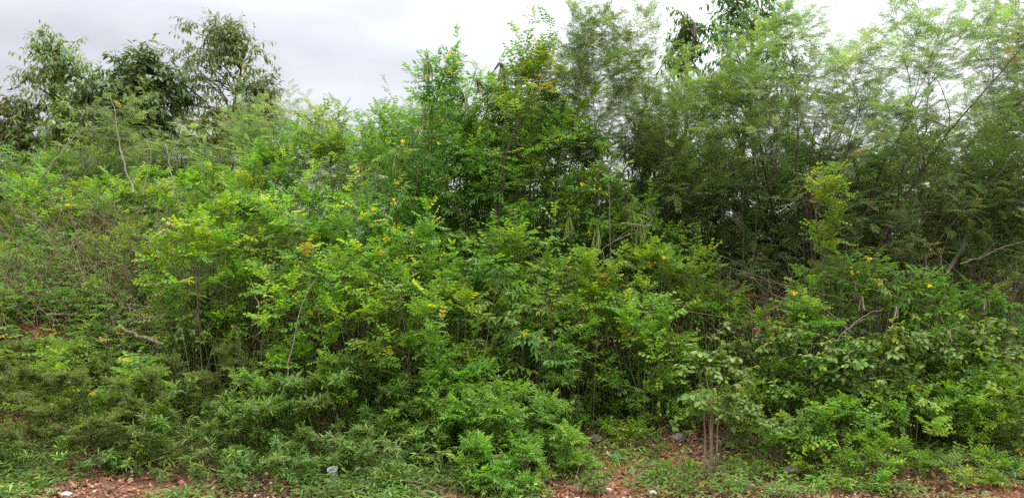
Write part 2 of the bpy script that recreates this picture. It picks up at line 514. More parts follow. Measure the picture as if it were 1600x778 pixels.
# ------------------------------------------------------------------ species
# prof: crown half-width along height fraction; zb: bottom of crown; area: leaf area for density
SPEC = {
    'senna':   dict(leaf='senna', m='senna', bark='bark_green', area=0.0064, lai=3.1, stems=6, rad=.010, twig=.26, lpt=7, zb=.10, out=.55, up=.35),
    'lime':    dict(leaf='senna', m='lime', bark='bark_green', area=0.0064, lai=2.4, stems=5, rad=.010, twig=.26, lpt=7, zb=.22, out=.5, up=.3),
    'tecoma':  dict(leaf='tecoma', m='tecoma', bark='bark', area=0.0085, lai=3.0, stems=5, rad=.013, twig=.30, lpt=6, zb=.18, out=.6, up=.2),
    'sprout':  dict(leaf='tecoma', m='sprout', bark='bark_green', area=0.0075, lai=3.6, stems=6, rad=.007, twig=.18, lpt=6, zb=.08, out=.55, up=.4, ls=.74),
    'feather': dict(leaf='feather', m='feather', bark='bark_red', area=0.0075, lai=1.8, stems=11, rad=.0105, twig=.46, lpt=8, zb=.15, out=1.0, up=.1, flat=.75),
    'plume':   dict(leaf='feather', m='feather_green', bark='bark_red', area=0.0080, lai=2.6, stems=7, rad=.010, twig=.46, lpt=8, zb=.3, out=.95, up=.1, ls=1.25, flat=.75),
    'dark_tree': dict(leaf='tree', m='tree_dark', bark='bark', area=0.0054, lai=5.2, stems=1, rad=.10, twig=.45, lpt=11, zb=.42, out=.5, up=-.35, tree=True),
    'pale_tree': dict(leaf='tree', m='tree_pale', bark='bark', area=0.0054, lai=2.9, stems=1, rad=.09, twig=.5, lpt=11, zb=.40, out=.5, up=-.45, tree=True, clump=.8),
    'brown_tree': dict(leaf='tree', m='tree_brown', bark='bark', area=0.0054, lai=2.9, stems=1, rad=.07, twig=.45, lpt=10, zb=.35, out=.5, up=-.3, tree=True),
    'ovate':   dict(leaf='ovate', m='ovate', bark='bark_red', area=0.0019, lai=3.2, stems=5, rad=.008, twig=.24, lpt=9, zb=.14, out=.6, up=-.25),
    'lance':   dict(leaf='lance', m='lance', bark='bark_green', area=0.00085, lai=3.2, stems=10, rad=.0045, twig=.16, lpt=15, zb=.05, out=.7, up=.25),
    'fine':    dict(leaf='fine', m='fine', bark='bark', area=0.00042, lai=2.6, stems=8, rad=.005, twig=.20, lpt=16, zb=.05, out=.6, up=.2),
}


def crown_profile(h, zb, tree):
    """half-width fraction at height fraction h"""
    t = np.clip((h - zb) / (1 - zb), 0, 1)
    return np.sqrt(np.clip(1 - (2 * t - (1.0 if tree else .85)) ** 2 / (1.0 if tree else 1.33), 0.0, 1))


def grow(sp, H, Wd, seed, sweep=0.0, sparse=1.0, zb=None, stems=None, shoots=.14, radk=1.0, bark=None):
    P = SPEC[sp]
    g = np.random.default_rng(seed)
    zb = P['zb'] if zb is None else zb
    tree = P.get('tree', False)
    rx = Wd / 2
    ns = stems or P['stems']
    ph = g.uniform(0, 6.28, 4)

    def lump(az, h):
        return 1 + .20 * np.sin(2 * az + ph[0] + 3 * h) + .16 * np.sin(3 * az + ph[1] - 5 * h) + .12 * np.sin(5 * az + ph[2] + 9 * h)

    lsz = P.get('ls', 1) * (1.0 if tree else float(np.clip(.58 + .26 * H, .6, 1)))
    tlen = P['twig'] * (min(1.25, .30 + .34 * H) if not tree else 1.1)
    LL = {'senna': .14, 'tecoma': .2, 'feather': .17, 'tree': .15, 'ovate': .065, 'lance': .065, 'fine': .05}[P['leaf']] * lsz
    mg = min(.45 * tlen + .5 * LL, .38 * H)
    # attractors = branch tips
    leafN = P['lai'] * sparse * (Wd * H * (1 - zb * .6) * 0.8) / (P['area'] * lsz ** 2)
    nb = int(np.clip(H * Wd * (16 if not tree else 5) + 14, 18, 170))
    h = zb + (1 - zb) * g.beta(1.5, 1.0, nb)
    az = g.uniform(0, 2 * math.pi, nb)
    rr = crown_profile(h, zb, tree) * rx * lump(az, h) * g.uniform(0.25, 1, nb) ** .45
    shoot = g.random(nb) < shoots
    h = np.where(shoot, h * g.uniform(1.0, 1.06 if tree else 1.3 if H < 1.1 else 1.16, nb), h)
    rr = rr * max(.5, 1 - mg * .6 / rx)
    A = np.stack([rr * np.cos(az), rr * np.sin(az) * .85, h * (H - mg)], 1)
    A[:, 0] += sweep * A[:, 2] ** 1.3 / H ** .3
    # stems
    k = 9
    t = np.linspace(0, 1, k)
    St = []
    for s in range(ns):
        a = 2 * math.pi * (s + g.uniform(0, .7)) / ns
        b0 = np.array([math.cos(a), math.sin(a), 0]) * (0.04 + 0.05 * rx) * g.uniform(.3, 1.5) * (0 if tree else 1)
        hh = H * (g.uniform(.50, .84) if P['leaf'] == 'feather' else g.uniform(.62, .95) if not tree else .80)
        ro = rx * P['out'] * g.uniform(.25, 1.0) if ns > 1 else rx * .12
        tip = np.array([math.cos(a) * ro + sweep * hh ** 1.3 / H ** .3, math.sin(a) * ro, hh])
        mid = b0 * .4 + tip * .6
        mid[:2] = b0[:2] + (tip[:2] - b0[:2]) * g.uniform(.25, .5)
        mid[2] = hh * .55
        ln = ((1 - t) ** 2)[:, None] * b0 + (2 * t * (1 - t))[:, None] * mid + (t ** 2)[:, None] * tip
        wob = np.cumsum(g.normal(0, (.018 if P['leaf'] == 'feather' else .013) * H, (k, 3)), axis=0) * t[:, None]
        wob[:, 2] *= .2
        St.append(ln + wob)
    St = np.array(St)
    r0 = P['rad'] * radk * (H / 2.4) ** .8 if not tree else P['rad'] * H / 6.5
    srad = r0 * g.uniform(.7, 1.15, (ns, 1)) * (1 - (.86 if P['leaf'] == 'feather' else .72) * t[None, :])
    # branches
    own = np.zeros(nb, int)
    Bl = np.zeros((nb, 6, 3))
    brad = np.zeros((nb, 6))
    u = np.linspace(0, 1, 6)
    flat = St.reshape(-1, 3)
    for i_ in range(nb):
        d = A[i_] - flat
        dist = np.linalg.norm(d, axis=1)
        cost = dist + 1.6 * np.maximum(0, flat[:, 2] - A[i_, 2] + .25 * dist) + (flat[:, 2] < .12 * H) * H * .5 + g.uniform(0, .12 * H, len(flat)) 
        c = int(np.argmin(cost))
        own[i_] = c // k
        p0 = flat[c]
        c2 = min(c + 1, (c // k) * k + k - 1)
        sdir = unit(flat[c2] - flat[c - 1 if c % k else c])
        L_ = dist[c]
        p1 = p0 + sdir * L_ * .3 + unit(d[c]) * L_ * .2
        e = A[i_]
        p2 = e - np.array([0, 0, 1]) * L_ * .10 - unit(d[c]) * L_ * .22
        if tree:
            p2 = p2 + np.array([0, 0, .12 * L_])
        Bl[i_] = ((1 - u) ** 3)[:, None] * p0 + (3 * u * (1 - u) ** 2)[:, None] * p1 + (3 * u * u * (1 - u))[:, None] * p2 + (u ** 3)[:, None] * e
        Bl[i_, 1:5] += g.normal(0, .025 * L_, (4, 3))
        rb = min(srad[c // k, c % k] * .75, (.0035 + .0045 * L_) * (2.2 if tree else 1))
        brad[i_] = rb * (1 - .78 * u)
    # twigs
    ntw = max(1.0, leafN / P['lpt'] / nb)
    bi = np.repeat(np.arange(nb), np.floor(ntw + g.random(nb)).astype(int))
    keep = ~(shoot[bi] & (g.random(len(bi)) < .5))
    bi = bi[keep]
    nt_ = len(bi)
    ft = g.uniform(.22, 1, nt_) ** .8
    ft[g.random(nt_) < .12] = 1.0
    fi = ft * 4.999
    i0 = fi.astype(int)
    fr = (fi - i0)[:, None]
    p = Bl[bi, i0] * (1 - fr) + Bl[bi, i0 + 1] * fr
    tan = unit(Bl[bi, i0 + 1] - Bl[bi, i0])
    rv = g.normal(0, 1, (nt_, 3))
    fl = P.get('flat', 1.0)
    rv[:, 2] *= fl
    td = unit(tan * .9 + rv * .55 + np.array([sweep * .5, 0, max(P['up'], -.1) * .8]))
    tl = tlen * g.uniform(.45, 1.2, nt_) * np.where(shoot[bi], 1.3, 1)
    tp = np.stack([p, p + td * tl[:, None] * .5 + np.array([0, 0, .02]) * tl[:, None], p + td * tl[:, None] - np.array([0, 0, .12]) * tl[:, None]], 1)
    trad = np.full((nt_, 3), .0022) * np.array([1, .8, .5]) * (1.6 if tree else 1)
    # leaves
    lpt = P['lpt']
    li = np.repeat(np.arange(nt_), lpt)
    nl = len(li)
    f = np.tile((np.arange(lpt) + .6) / lpt, nt_) + g.normal(0, .04, nl)
    f = np.clip(f, .05, 1)
    a0 = (f < .5)[:, None]
    pos = np.where(a0, tp[li, 0] + (tp[li, 1] - tp[li, 0]) * (f * 2)[:, None], tp[li, 1] + (tp[li, 2] - tp[li, 1]) * (f * 2 - 1)[:, None])
    side = np.cross(td[li], np.array([0, 0, 1.0])) + g.normal(0, .25, (nl, 3))
    sgn = np.where(np.tile(np.arange(lpt) % 2, nt_) == 0, 1.0, -1.0)[:, None]
    D = td[li] * (.55 + .5 * f[:, None] ** 3) + unit(side) * sgn * .8 * (1 - .6 * f[:, None] ** 4) + np.array([0, 0, P['up'] if P['up'] > -.2 else P['up'] * 2.2]) * .8 + g.normal(0, .28, (nl, 3))
    Nn = np.array([0, 0, 1.0]) * (1.2 if fl == 1 else 2.2) + g.normal(0, .38, (nl, 3)) + unit(pos - np.array([sweep * H * .5, 0, H * .45])) * .35
    btint = np.clip(g.normal(.5, .18, nb), 0, 1)                   # each branch has its own age of leaf
    tint = np.clip(btint[bi][li] * .55 + g.normal(.25, .17, nl) + .10 * (f > .8), 0, .92)
    old = g.random(nl) < .009
    tint[old] = g.uniform(.93, 1, old.sum())
    sc = lsz * g.uniform(.68, 1.15, nl) * np.where(f > .85, .8, 1)
    stems_me, leaves_me = [], []
    tm = own[bi]
    groups = range(ns)
    for s in groups:
        bs = own == s
        pr = [tubes(St[s:s + 1], srad[s:s + 1], 7 if tree else 5)]
        if bs.any() and not tree:
            pr.append(tubes(Bl[bs], brad[bs], 4))
        tsel = tm == s
        if tsel.any() and not tree:
            pr.append(tubes(tp[tsel], trad[tsel], 3))
        V, lo, si = join(pr)
        stems_me.append(build_mesh('stem', V, lo, si, [M[bark or P['bark']]], smooth=True))
        ls = tsel[li]
        if ls.any():
            V, lo, si, tt = scatter(P['leaf'], pos[ls], D[ls], Nn[ls], sc[ls], tint[ls], g)
            leaves_me.append(build_mesh('leaves', V, lo, si, [M[P['m']]], tt))
        else:
            leaves_me.append(None)
    limbs = None
    if tree:
        V, lo, si = tubes(Bl, brad, 5)
        V2, lo2, si2 = tubes(tp, trad, 3)
        limbs = build_mesh('limb', *join([(V, lo, si), (V2, lo2, si2)]), [M[P['bark']]], smooth=True)
    return dict(stems=stems_me, leaves=leaves_me, limbs=limbs, tips=A, tree=tree, H=H, W=Wd, twigs=tp[:, 2])


PROTO = {}


def proto(sp, H, Wd, var, **kw):
    hc = round(math.log(max(H, .2)) / .24)
    ac = round(math.log(Wd / H) / .34)
    key = (sp, hc, ac, var, tuple(sorted(kw.items())))
    if key not in PROTO:
        h0 = math.exp(hc * .24)
        PROTO[key] = grow(sp, h0, h0 * math.exp(ac * .34), abs(hash((sp.encode().hex().__len__(), hc * 7 + ac * 131 + var * 977))) % 100000 + 17 * len(PROTO), **kw)
    return PROTO[key]


# ------------------------------------------------------------------ flowers and pods
def tint_fill(V, v):
    return np.full(len(V), v)


def flower_mesh(seed, n=6):
    """cluster of five-lobed yellow trumpets"""
    g = np.random.default_rng(seed)
    items, tt = [], []
    for _ in range(n):
        d = unit(g.normal(0, 1, 3) + np.array([0, -.5, .35]))
        c = g.normal(0, .022, 3) + d * .02
        x = unit(np.cross(d, np.array([.3, .2, 1])))
        y = np.cross(d, x)
        rings = [(0, .004), (.022, .008), (.036, .014)]
        V, Fs = [], []
        for z, r in rings:
            for k in range(10):
                a = k * math.pi / 5
                V.append(c + d * z + (x * math.cos(a) + y * math.sin(a)) * r)
        for k in range(10):
            a = k * math.pi / 5
            r = .027 if k % 2 == 0 else .019
            V.append(c + d * (.040 + g.uniform(-.004, .003)) + (x * math.cos(a) + y * math.sin(a)) * r)
        for q_ in range(3):
            for k in range(10):
                Fs.append([q_ * 10 + k, q_ * 10 + (k + 1) % 10, q_ * 10 + 10 + (k + 1) % 10, q_ * 10 + 10 + k])
        items.append((np.array(V), Fs))
        tt.append(np.full(len(V), g.random()))
    V, lo, si = merge(items)
    return build_mesh('flower_cluster', V, lo, si, [M['petal']], np.concatenate(tt))


def pod_mesh(seed, n, L, w, material, spread=.05, hang=1.0, flat=False, curl=.15):
    g = np.random.default_rng(seed)
    lines, rad = [], []
    k = 6
    t = np.linspace(0, 1, k)
    for _ in range(n):
        a = g.uniform(0, 6.28)
        o_ = np.array([math.cos(a), math.sin(a), 0])
        l_ = L * g.uniform(.7, 1.15)
        ln = np.outer(t, np.array([0, 0, -hang * l_])) + np.outer(t ** .7, o_ * spread * g.uniform(.2, 1.2)) + np.outer(t ** 2, o_ * curl * l_ * g.uniform(-1, 1))
        ln += g.normal(0, .008, 3)
        lines.append(ln)
        rad.append(w * np.array([.35, .9, 1, 1, .85, .1]))
    V, lo, si = tubes(np.array(lines), np.array(rad), 4 if not flat else 4)
    tt = np.repeat(g.random(n), k * 4)
    return build_mesh('seed_pods', V, lo, si, [M[material]], tt, smooth=True)


def leaf_tuft(seed, kind, material, n, sc=1.0):
    g = np.random.default_rng(seed)
    D = unit(g.normal(0, 1, (n, 3)) + np.array([0, -.2, .3]))
    V, lo, si, tt = scatter(kind, g.normal(0, .03, (n, 3)), D, np.array([0, 0, 1.0]) + g.normal(0, .4, (n, 3)), np.full(n, sc), g.random(n), g)
    return build_mesh('leaf_tuft', V, lo, si, [M[material]], tt)


def white_bloom(seed):
    g = np.random.default_rng(seed)
    D = np.array([[math.cos(k * 1.2566), math.sin(k * 1.2566), .35] for k in range(5)])
    V, lo, si = merge([(lambda v, f: (v @ rotm(k * 1.2566, .3, 0).T, f))(*blade(.016, .007, .6, 2, .2, .1)) for k in range(5)])
    return build_mesh('white_bloom', V, lo, si, [M['white_petal']], np.full(len(V), .5))


FM = [flower_mesh(s, n) for s, n in ((1, 4), (2, 6), (3, 3), (4, 5))]
PODS = {
    'beans': [pod_mesh(s, n, .27, .0045, 'pod_green', .07) for s, n in ((1, 9), (2, 14), (3, 6))],
    'brown': [pod_mesh(s, n, .15, .006, 'pod_brown', .08, curl=.5) for s, n in ((4, 10), (5, 7))],
    'white': [pod_mesh(s, n, .13, .0065, 'pod_white', .05, curl=.3) for s, n in ((6, 4), (7, 5))],
    'orange': [leaf_tuft(s, 'senna', 'orange', 7, .8) for s in (8, 9)],
    'bloom': [white_bloom(5)],
}
PART = {'flower': 'flower_cluster', 'beans': 'bean_pods', 'brown': 'brown_pods', 'white': 'dry_pods', 'orange': 'orange_leaves', 'bloom': 'white_flower'}
PLABEL = {'orange': 'tuft of leaves turned orange', 'white': 'bleached dry seed pods', 'brown': 'dark brown seed pods', 'beans': 'long hanging green bean pods'}


def plant(name, sp, px, Y, top, wpx, label, cat, group=None, deco=(), rot=None, var=0, **kw):
    """one plant: Empty at its base > stems > leaves (trees: trunk > limbs, crown); deco = (kind, px, py) parts put on the nearest branch tips"""
    x = (px - 800) / F * Y
    sweep = kw.get('sweep', 0)
    zt = CAM_Z + (389 - top) / F * Y
    zb_ = float(ground_z(x, Y)) - .02
    H = zt - zb_
    Wd = wpx / F * Y * (1.12 if SPEC[sp].get('tree') else 1.45 if SPEC[sp]['leaf'] == 'feather' else 1.32)
    pr = proto(sp, H, Wd, var, **kw)
    e = link(name, None)
    tag(e, label, cat, group)
    e.location = (x - sweep * H * .45, Y, zb_)
    if rot is None:
        rot = 0 if sweep else rnd.uniform(0, 360)
    e.rotation_euler = (0, 0, R(rot))
    e.scale = (Wd / pr['W'], Wd / pr['W'], H / pr['H'])
    if pr['tree']:
        tr = link('trunk', pr['stems'][0], e)
        link('limbs', pr['limbs'], tr)
        for lm in pr['leaves']:
            if lm: link('crown', lm, e)
    else:
        for sm, lm in zip(pr['stems'], pr['leaves']):
            st = link('stem', sm, e)
            if lm: link('leaves', lm, st)
    if deco:
        mw = Matrix.Translation(e.location) @ Matrix.Rotation(R(rot), 4, 'Z') @ Matrix.Diagonal((*e.scale, 1))
        A3 = np.array(mw)
        loc = pr['twigs']
        tips = loc @ A3[:3, :3].T + A3[:3, 3]
        tx = 800 + tips[:, 0] / tips[:, 1] * F
        ty = 389 - (tips[:, 2] - CAM_Z) / tips[:, 1] * F
        taken = np.zeros(len(tips), bool)
        for n_, (kind, dx, dy) in enumerate(deco):
            cost = np.hypot(tx - dx, ty - dy) + (tips[:, 1] - Y) * (60 if kind != 'white' else 110) + taken * 1e6
            c = int(np.argmin(cost))
            taken[c] = True
            me = (FM if kind == 'flower' else PODS[kind])
            d = link(PART[kind], me[n_ % len(me)], e)
            if kind in PLABEL: d['label'] = PLABEL[kind]
            d.location = loc[c]
            k_ = .56 if kind == 'flower' else 1.05 if kind == 'white' else 1.25 if kind == 'brown' else 1
            d.scale = tuple(k_ / s for s in e.scale)
            d.rotation_euler = (0, 0, rnd.uniform(0, 6.28) if kind not in ('flower',) else -R(rot))
    return e


SHR, TR, FO = 'shrub', 'tree', 'plant'

# ================================================================== THE THICKET, back to front
G_BACK = 'broadleaf trees standing behind the thicket'
G_FEA = 'feathery trees and shrubs'
G_YEL = 'shrubs with yellow trumpet flowers'
G_SEN = 'bright green round-leaflet shrubs'
G_DEEP = 'shaded shrubs inside the thicket'
G_VINE = 'broad-leaved scrambling shrubs'
G_LAN = 'narrow-leaved dark green plants by the soil'
G_FINE = 'fine-leaved grey green scrub on the left'
G_SPR = 'fresh green seedlings in the foreground'

# --- trees behind
plant('broadleaf_tree', 'pale_tree', 80, 17.0, 40, 150, 'olive green tree with yellowing lower leaves, standing at the far left above the scrub', 'tree', G_BACK)
plant('broadleaf_tree', 'dark_tree', 222, 16.4, 58, 165, 'dense dark green tree standing left of the tallest background tree', 'tree', G_BACK)
plant('broadleaf_tree', 'dark_tree', 165, 17.6, 104, 110, 'small dark tree filling the gap between the olive tree and the dense dark one', 'tree', G_BACK, var=1)
plant('broadleaf_tree', 'pale_tree', 345, 17.4, 14, 195, 'tallest background tree on the left, open airy crown with drooping leaves', 'tree', G_BACK, var=1, zb=.30)
plant('broadleaf_tree', 'brown_tree', 405, 18.0, 106, 110, 'brownish low tree leaning out to the right of the tallest background tree', 'tree', G_BACK)
plant('broadleaf_tree', 'brown_tree', 12, 16.6, 128, 120, 'low brownish tree crown cut by the left edge of the view', 'tree', G_BACK, var=1)
plant('broadleaf_tree', 'dark_tree', 1165, 13.2, -46, 190, 'dark tree with hanging leaves rising behind the feathery trees on the right', 'tree', G_BACK, var=2, sparse=.5)
plant('broadleaf_tree', 'dark_tree', 1072, 13.8, -30, 80, 'slim dark treetop against the white sky beside the dark hanging-leaf tree', 'tree', G_BACK, var=3, sparse=.45)

plant('broadleaf_tree', 'pale_tree', 108, 15.2, 142, 120, 'yellowing low tree in front of the olive tree at far left', 'tree', G_BACK, var=2, zb=.2)
plant('broadleaf_tree', 'brown_tree', 335, 15.4, 158, 110, 'low brown twiggy tree at the foot of the tallest background tree', 'tree', G_BACK, var=2, zb=.2)
plant('feathery_shrub', 'feather', 178, 12.6, 122, 90, 'slender feathery shrub standing in front of the small dark tree', SHR, G_FEA, var=3, sparse=1.1)
plant('feathery_shrub', 'feather', 265, 12.8, 176, 110, 'feathery shrub between the dense dark tree and the tallest one', SHR, G_FEA, var=2)
# --- far shrubs that close the view below the trees
for args in [
    (20, 13.4, 222, 200, 'olive green shrub below the left-edge brownish tree', 'tecoma', .9),
    (120, 13.0, 215, 190, 'mid green shrub with yellow trumpet flowers under the olive tree', 'tecoma', 1),
    (215, 13.6, 214, 150, 'grey green feathery shrub under the dense dark tree', 'feather', 1),
    (300, 13.2, 226, 150, 'shrub with dry brown twigs under the tallest background tree', 'brown_tree', .8),
    (380, 13.0, 178, 150, 'feathery grey green shrub right of the tallest tree trunk', 'feather', 1),
    (455, 12.2, 140, 170, 'flat-topped feathery shrub on the skyline right of the background trees', 'feather', 1.1),
    (545, 11.8, 150, 190, 'feathery shrub on the skyline left of the bean-pod shrub', 'feather', 1.1),
    (620, 12.0, 165, 160, 'shaded feathery shrub behind the tall arching shoots', 'feather', 1.1),
]:
    px, Y, top, w, lab, sp, spr = args
    deco = [('flower', 140, 224), ('flower', 152, 226), ('flower', 60, 220), ] if px == 120 else ()
    plant('feathery_shrub' if sp == 'feather' else 'tall_shrub', sp, px, Y, top, w, lab, SHR, G_FEA if sp == 'feather' else G_YEL if px == 120 else G_DEEP, deco, sparse=spr, var=px % 3)

# --- tall shrubs on the skyline, centre
plant('trumpet_shrub', 'tecoma', 690, 9.2, 66, 130, 'tall shrub with long pale bean pods hanging against the sky and yellow flowers', SHR, G_YEL,
      [('beans', 652, 78), ('beans', 660, 92), ('beans', 668, 165), ('flower', 676, 122), ('flower', 702, 76), ('flower', 706, 124), ('flower', 728, 98), ('beans', 672, 172), ('beans', 740, 110)], zb=.15)
plant('trumpet_shrub', 'tecoma', 770, 9.6, 96, 150, 'tall shrub with clusters of dark brown pods on top, left of the crooked dark limb', SHR, G_YEL,
      [('brown', 775, 68), ('brown', 765, 74), ('brown', 722, 100), ], var=1, zb=.15, sparse=1.0)
plant('tall_shrub', 'senna', 845, 9.0, 58, 170, 'tall round-leaflet shrub with its pointed top on the skyline right of the brown pods', SHR, G_SEN, [('orange', 875, 120), ], var=1, zb=.15, sparse=1)
plant('tall_shrub', 'senna', 590, 9.4, 168, 150, 'tall shrub with two thin arching shoots standing above the skyline', SHR, G_SEN, [('flower', 618, 213), ('flower', 622, 232), ], var=2, shoots=.3, sparse=.85)
plant('tall_shrub', 'senna', 500, 9.8, 160, 160, 'round-leaflet shrub rising to the skyline right of the flat-topped feathery one', SHR, G_SEN, var=0, shoots=.22, sparse=.9)
plant('trumpet_shrub', 'tecoma', 640, 8.8, 205, 140, 'dense trumpet shrub with yellow flowers and pods just left of centre', SHR, G_YEL,
      [('flower', 618, 215), ('beans', 630, 225), ('flower', 620, 255), ('flower', 596, 310), ('flower', 634, 352), ('flower', 628, 366), ('beans', 527, 245)], var=2)
plant('trumpet_shrub', 'tecoma', 740, 8.9, 190, 150, 'green trumpet shrub in front of the brown-pod shrub, left of the crooked dark limb', SHR, G_YEL, [('flower', 690, 225)], var=0)
plant('trumpet_shrub', 'tecoma', 925, 8.6, 250, 150, 'trumpet shrub with yellow blossom heads and green beans right of the crooked limb', SHR, G_YEL,
      [('flower', 917, 306), ('flower', 935, 297), ('flower', 898, 309), ('beans', 918, 330), ('beans', 926, 340), ('flower', 908, 353), ('flower', 882, 352), ('beans', 862, 330)], var=1)
plant('trumpet_shrub', 'tecoma', 1005, 8.5, 292, 130, 'low trumpet shrub with a curtain of green beans above the curling bare vine', SHR, G_YEL,
      [('beans', 990, 315), ('beans', 1000, 322), ('beans', 1022, 312), ('flower', 938, 368), ('beans', 992, 370), ('flower', 1040, 398)], var=2)
plant('dark_shrub', 'dark_tree', 1010, 11.4, 185, 140, 'dense blackish green shrub in the shade behind the green bean curtain', SHR, G_DEEP, zb=.12, sparse=1.2)
plant('dark_shrub', 'tecoma', 855, 10.6, 140, 190, 'shaded shrub behind the crooked dark limb', SHR, G_DEEP, var=3, sparse=1.5)
plant('dark_shrub', 'tecoma', 700, 11.2, 150, 200, 'shaded shrub behind the tall bean-pod shrub', SHR, G_DEEP, var=4, sparse=1.5)

# --- feathery trees, centre to right
plant('feathery_tree', 'plume', 955, 9.6, -8, 190, 'light green feathery tree left of the slim dark treetop, thin crown open to white sky', TR, G_FEA, var=0, sparse=1.6)
plant('feathery_tree', 'feather', 975, 11.0, 70, 170, 'grey green feathery tree just right of the tall round-leaflet shrub on the skyline', TR, G_FEA, var=3, sparse=1.2)
plant('feathery_tree', 'plume', 1130, 8.8, 62, 170, 'feathery tree holding broad flat layers of bright green fronds', TR, G_FEA, var=1, sparse=.85, zb=.5)
plant('feathery_tree', 'feather', 1055, 10.4, 105, 210, 'grey green feathery tree behind the flat layered fronds', TR, G_FEA, var=2, sparse=.8)
plant('feathery_tree', 'feather', 1365, 8.7, -30, 330, 'largest feathery tree, its many reddish stems fanning up to the right', TR, G_FEA, var=0, sweep=.3, zb=.18, stems=14, sparse=1.1, radk=1.25)
plant('feathery_tree', 'feather', 1230, 10.2, -14, 240, 'upright thin feathery tree left of the wind-swept one, dark forked stems', TR, G_FEA, var=1, sparse=.85, radk=1.3)
plant('feathery_tree', 'feather', 1430, 9.4, -40, 330, 'wind-swept feathery tree whose branches stream out over the right edge', TR, G_FEA, var=2, sweep=.6, zb=.2, sparse=1.05, stems=11, radk=1.4)
plant('feathery_tree', 'feather', 1545, 10.0, 92, 260, 'feathery grey green crown crowding the right edge below the streaming branches', TR, G_FEA, var=3, sweep=.3)
plant('feathery_shrub', 'feather', 1180, 9.4, 215, 190, 'low shaded feathery shrub behind the multi-stemmed sapling', SHR, G_FEA, var=1, sparse=1.25)
plant('feathery_shrub', 'feather', 1330, 9.8, 185, 240, 'low dull feathery shrub behind the reddish fanning stems', SHR, G_FEA, var=0, sparse=1.25)
plant('feathery_shrub', 'feather', 1480, 9.0, 215, 230, 'drooping feathery shrub at right above the dry pods', SHR, G_FEA, var=2, sweep=.3, sparse=1.25)
plant('feathery_shrub', 'feather', 1580, 8.4, 240, 190, 'feathery shrub mixed with dry stems at the right edge', SHR, G_FEA, var=1, sweep=.2, sparse=1.25)
plant('dark_shrub', 'tecoma', 1110, 10.8, 205, 190, 'shaded green shrub under the flat layered fronds', SHR, G_DEEP, var=3, sparse=1.5)
plant('dark_shrub', 'tecoma', 1250, 11.2, 205, 210, 'shaded shrub low behind the upright thin feathery tree', SHR, G_DEEP, var=4, sparse=1.5)
plant('dark_shrub', 'tecoma', 1420, 11.4, 190, 230, 'shaded shrub low behind the wind-swept feathery trees', SHR, G_DEEP, var=3, sparse=1.5)
plant('dark_shrub', 'senna', 1570, 11.2, 175, 200, 'yellowish green shrub glimpsed through feathery branches at the right edge', SHR, G_DEEP, var=4, sparse=1.5)

# --- left: bank with scrub
plant('round_leaf_shrub', 'lance', 22, 10.6, 272, 110, 'rounded dense bright shrub cut by the left edge at mid height', SHR, G_SEN, var=0, sparse=1.0)
plant('round_leaf_shrub', 'senna', 90, 10.4, 268, 170, 'pale green shrub with leaning bare branch beside the rounded left-edge shrub', SHR, G_SEN, [('flower', 118, 260)], var=1)
plant('round_leaf_shrub', 'senna', 165, 10.2, 286, 150, 'green shrub left of the bare grey sapling stems', SHR, G_SEN, var=2)
plant('round_leaf_shrub', 'senna', 245, 10.8, 256, 170, 'green shrub growing among the bare grey sapling stems', SHR, G_SEN, [('flower', 248, 256), ('flower', 266, 265)], var=0)
plant('fine_shrub', 'fine', 190, 9.6, 320, 130, 'dark fine-leaved bush above the brown dry weeds on the bank', SHR, G_FINE, var=1)
plant('round_leaf_shrub', 'senna', 335, 10.0, 250, 170, 'round-leaflet shrub below the tallest background tree', SHR, G_SEN, var=1)
plant('round_leaf_shrub', 'senna', 420, 9.4, 222, 170, 'leafy shrub below the flat-topped feathery skyline shrub', SHR, G_SEN, var=2)
plant('leafy_column_shrub', 'lime', 308, 7.6, 322, 112, 'tall bushy light green shrub standing right of the dead branch pile', SHR, G_SEN, var=0, zb=.3, sparse=1.6)
plant('dark_glossy_shrub', 'ovate', 322, 7.5, 440, 95, 'dark glossy leaves hanging under the light green bushy shrub', SHR, G_VINE, var=0, zb=.1)
plant('round_leaf_shrub', 'senna', 250, 8.7, 372, 90, 'small leafy shrub at the left shoulder of the bushy light green shrub', SHR, G_SEN, var=3)
plant('weed_shrub', 'senna', 160, 8.4, 425, 90, 'small green shrub in front of the brown dry weeds, beside a thin leaning stem', SHR, G_SEN, var=1)
plant('weed_shrub', 'senna', 60, 8.2, 440, 110, 'low green shrub growing over the pink stones at far left', SHR, G_SEN, var=0)
plant('weed_shrub', 'lime', 100, 7.4, 520, 80, 'low yellowing shrub in front of the fallen branches', SHR, G_SEN, var=2)

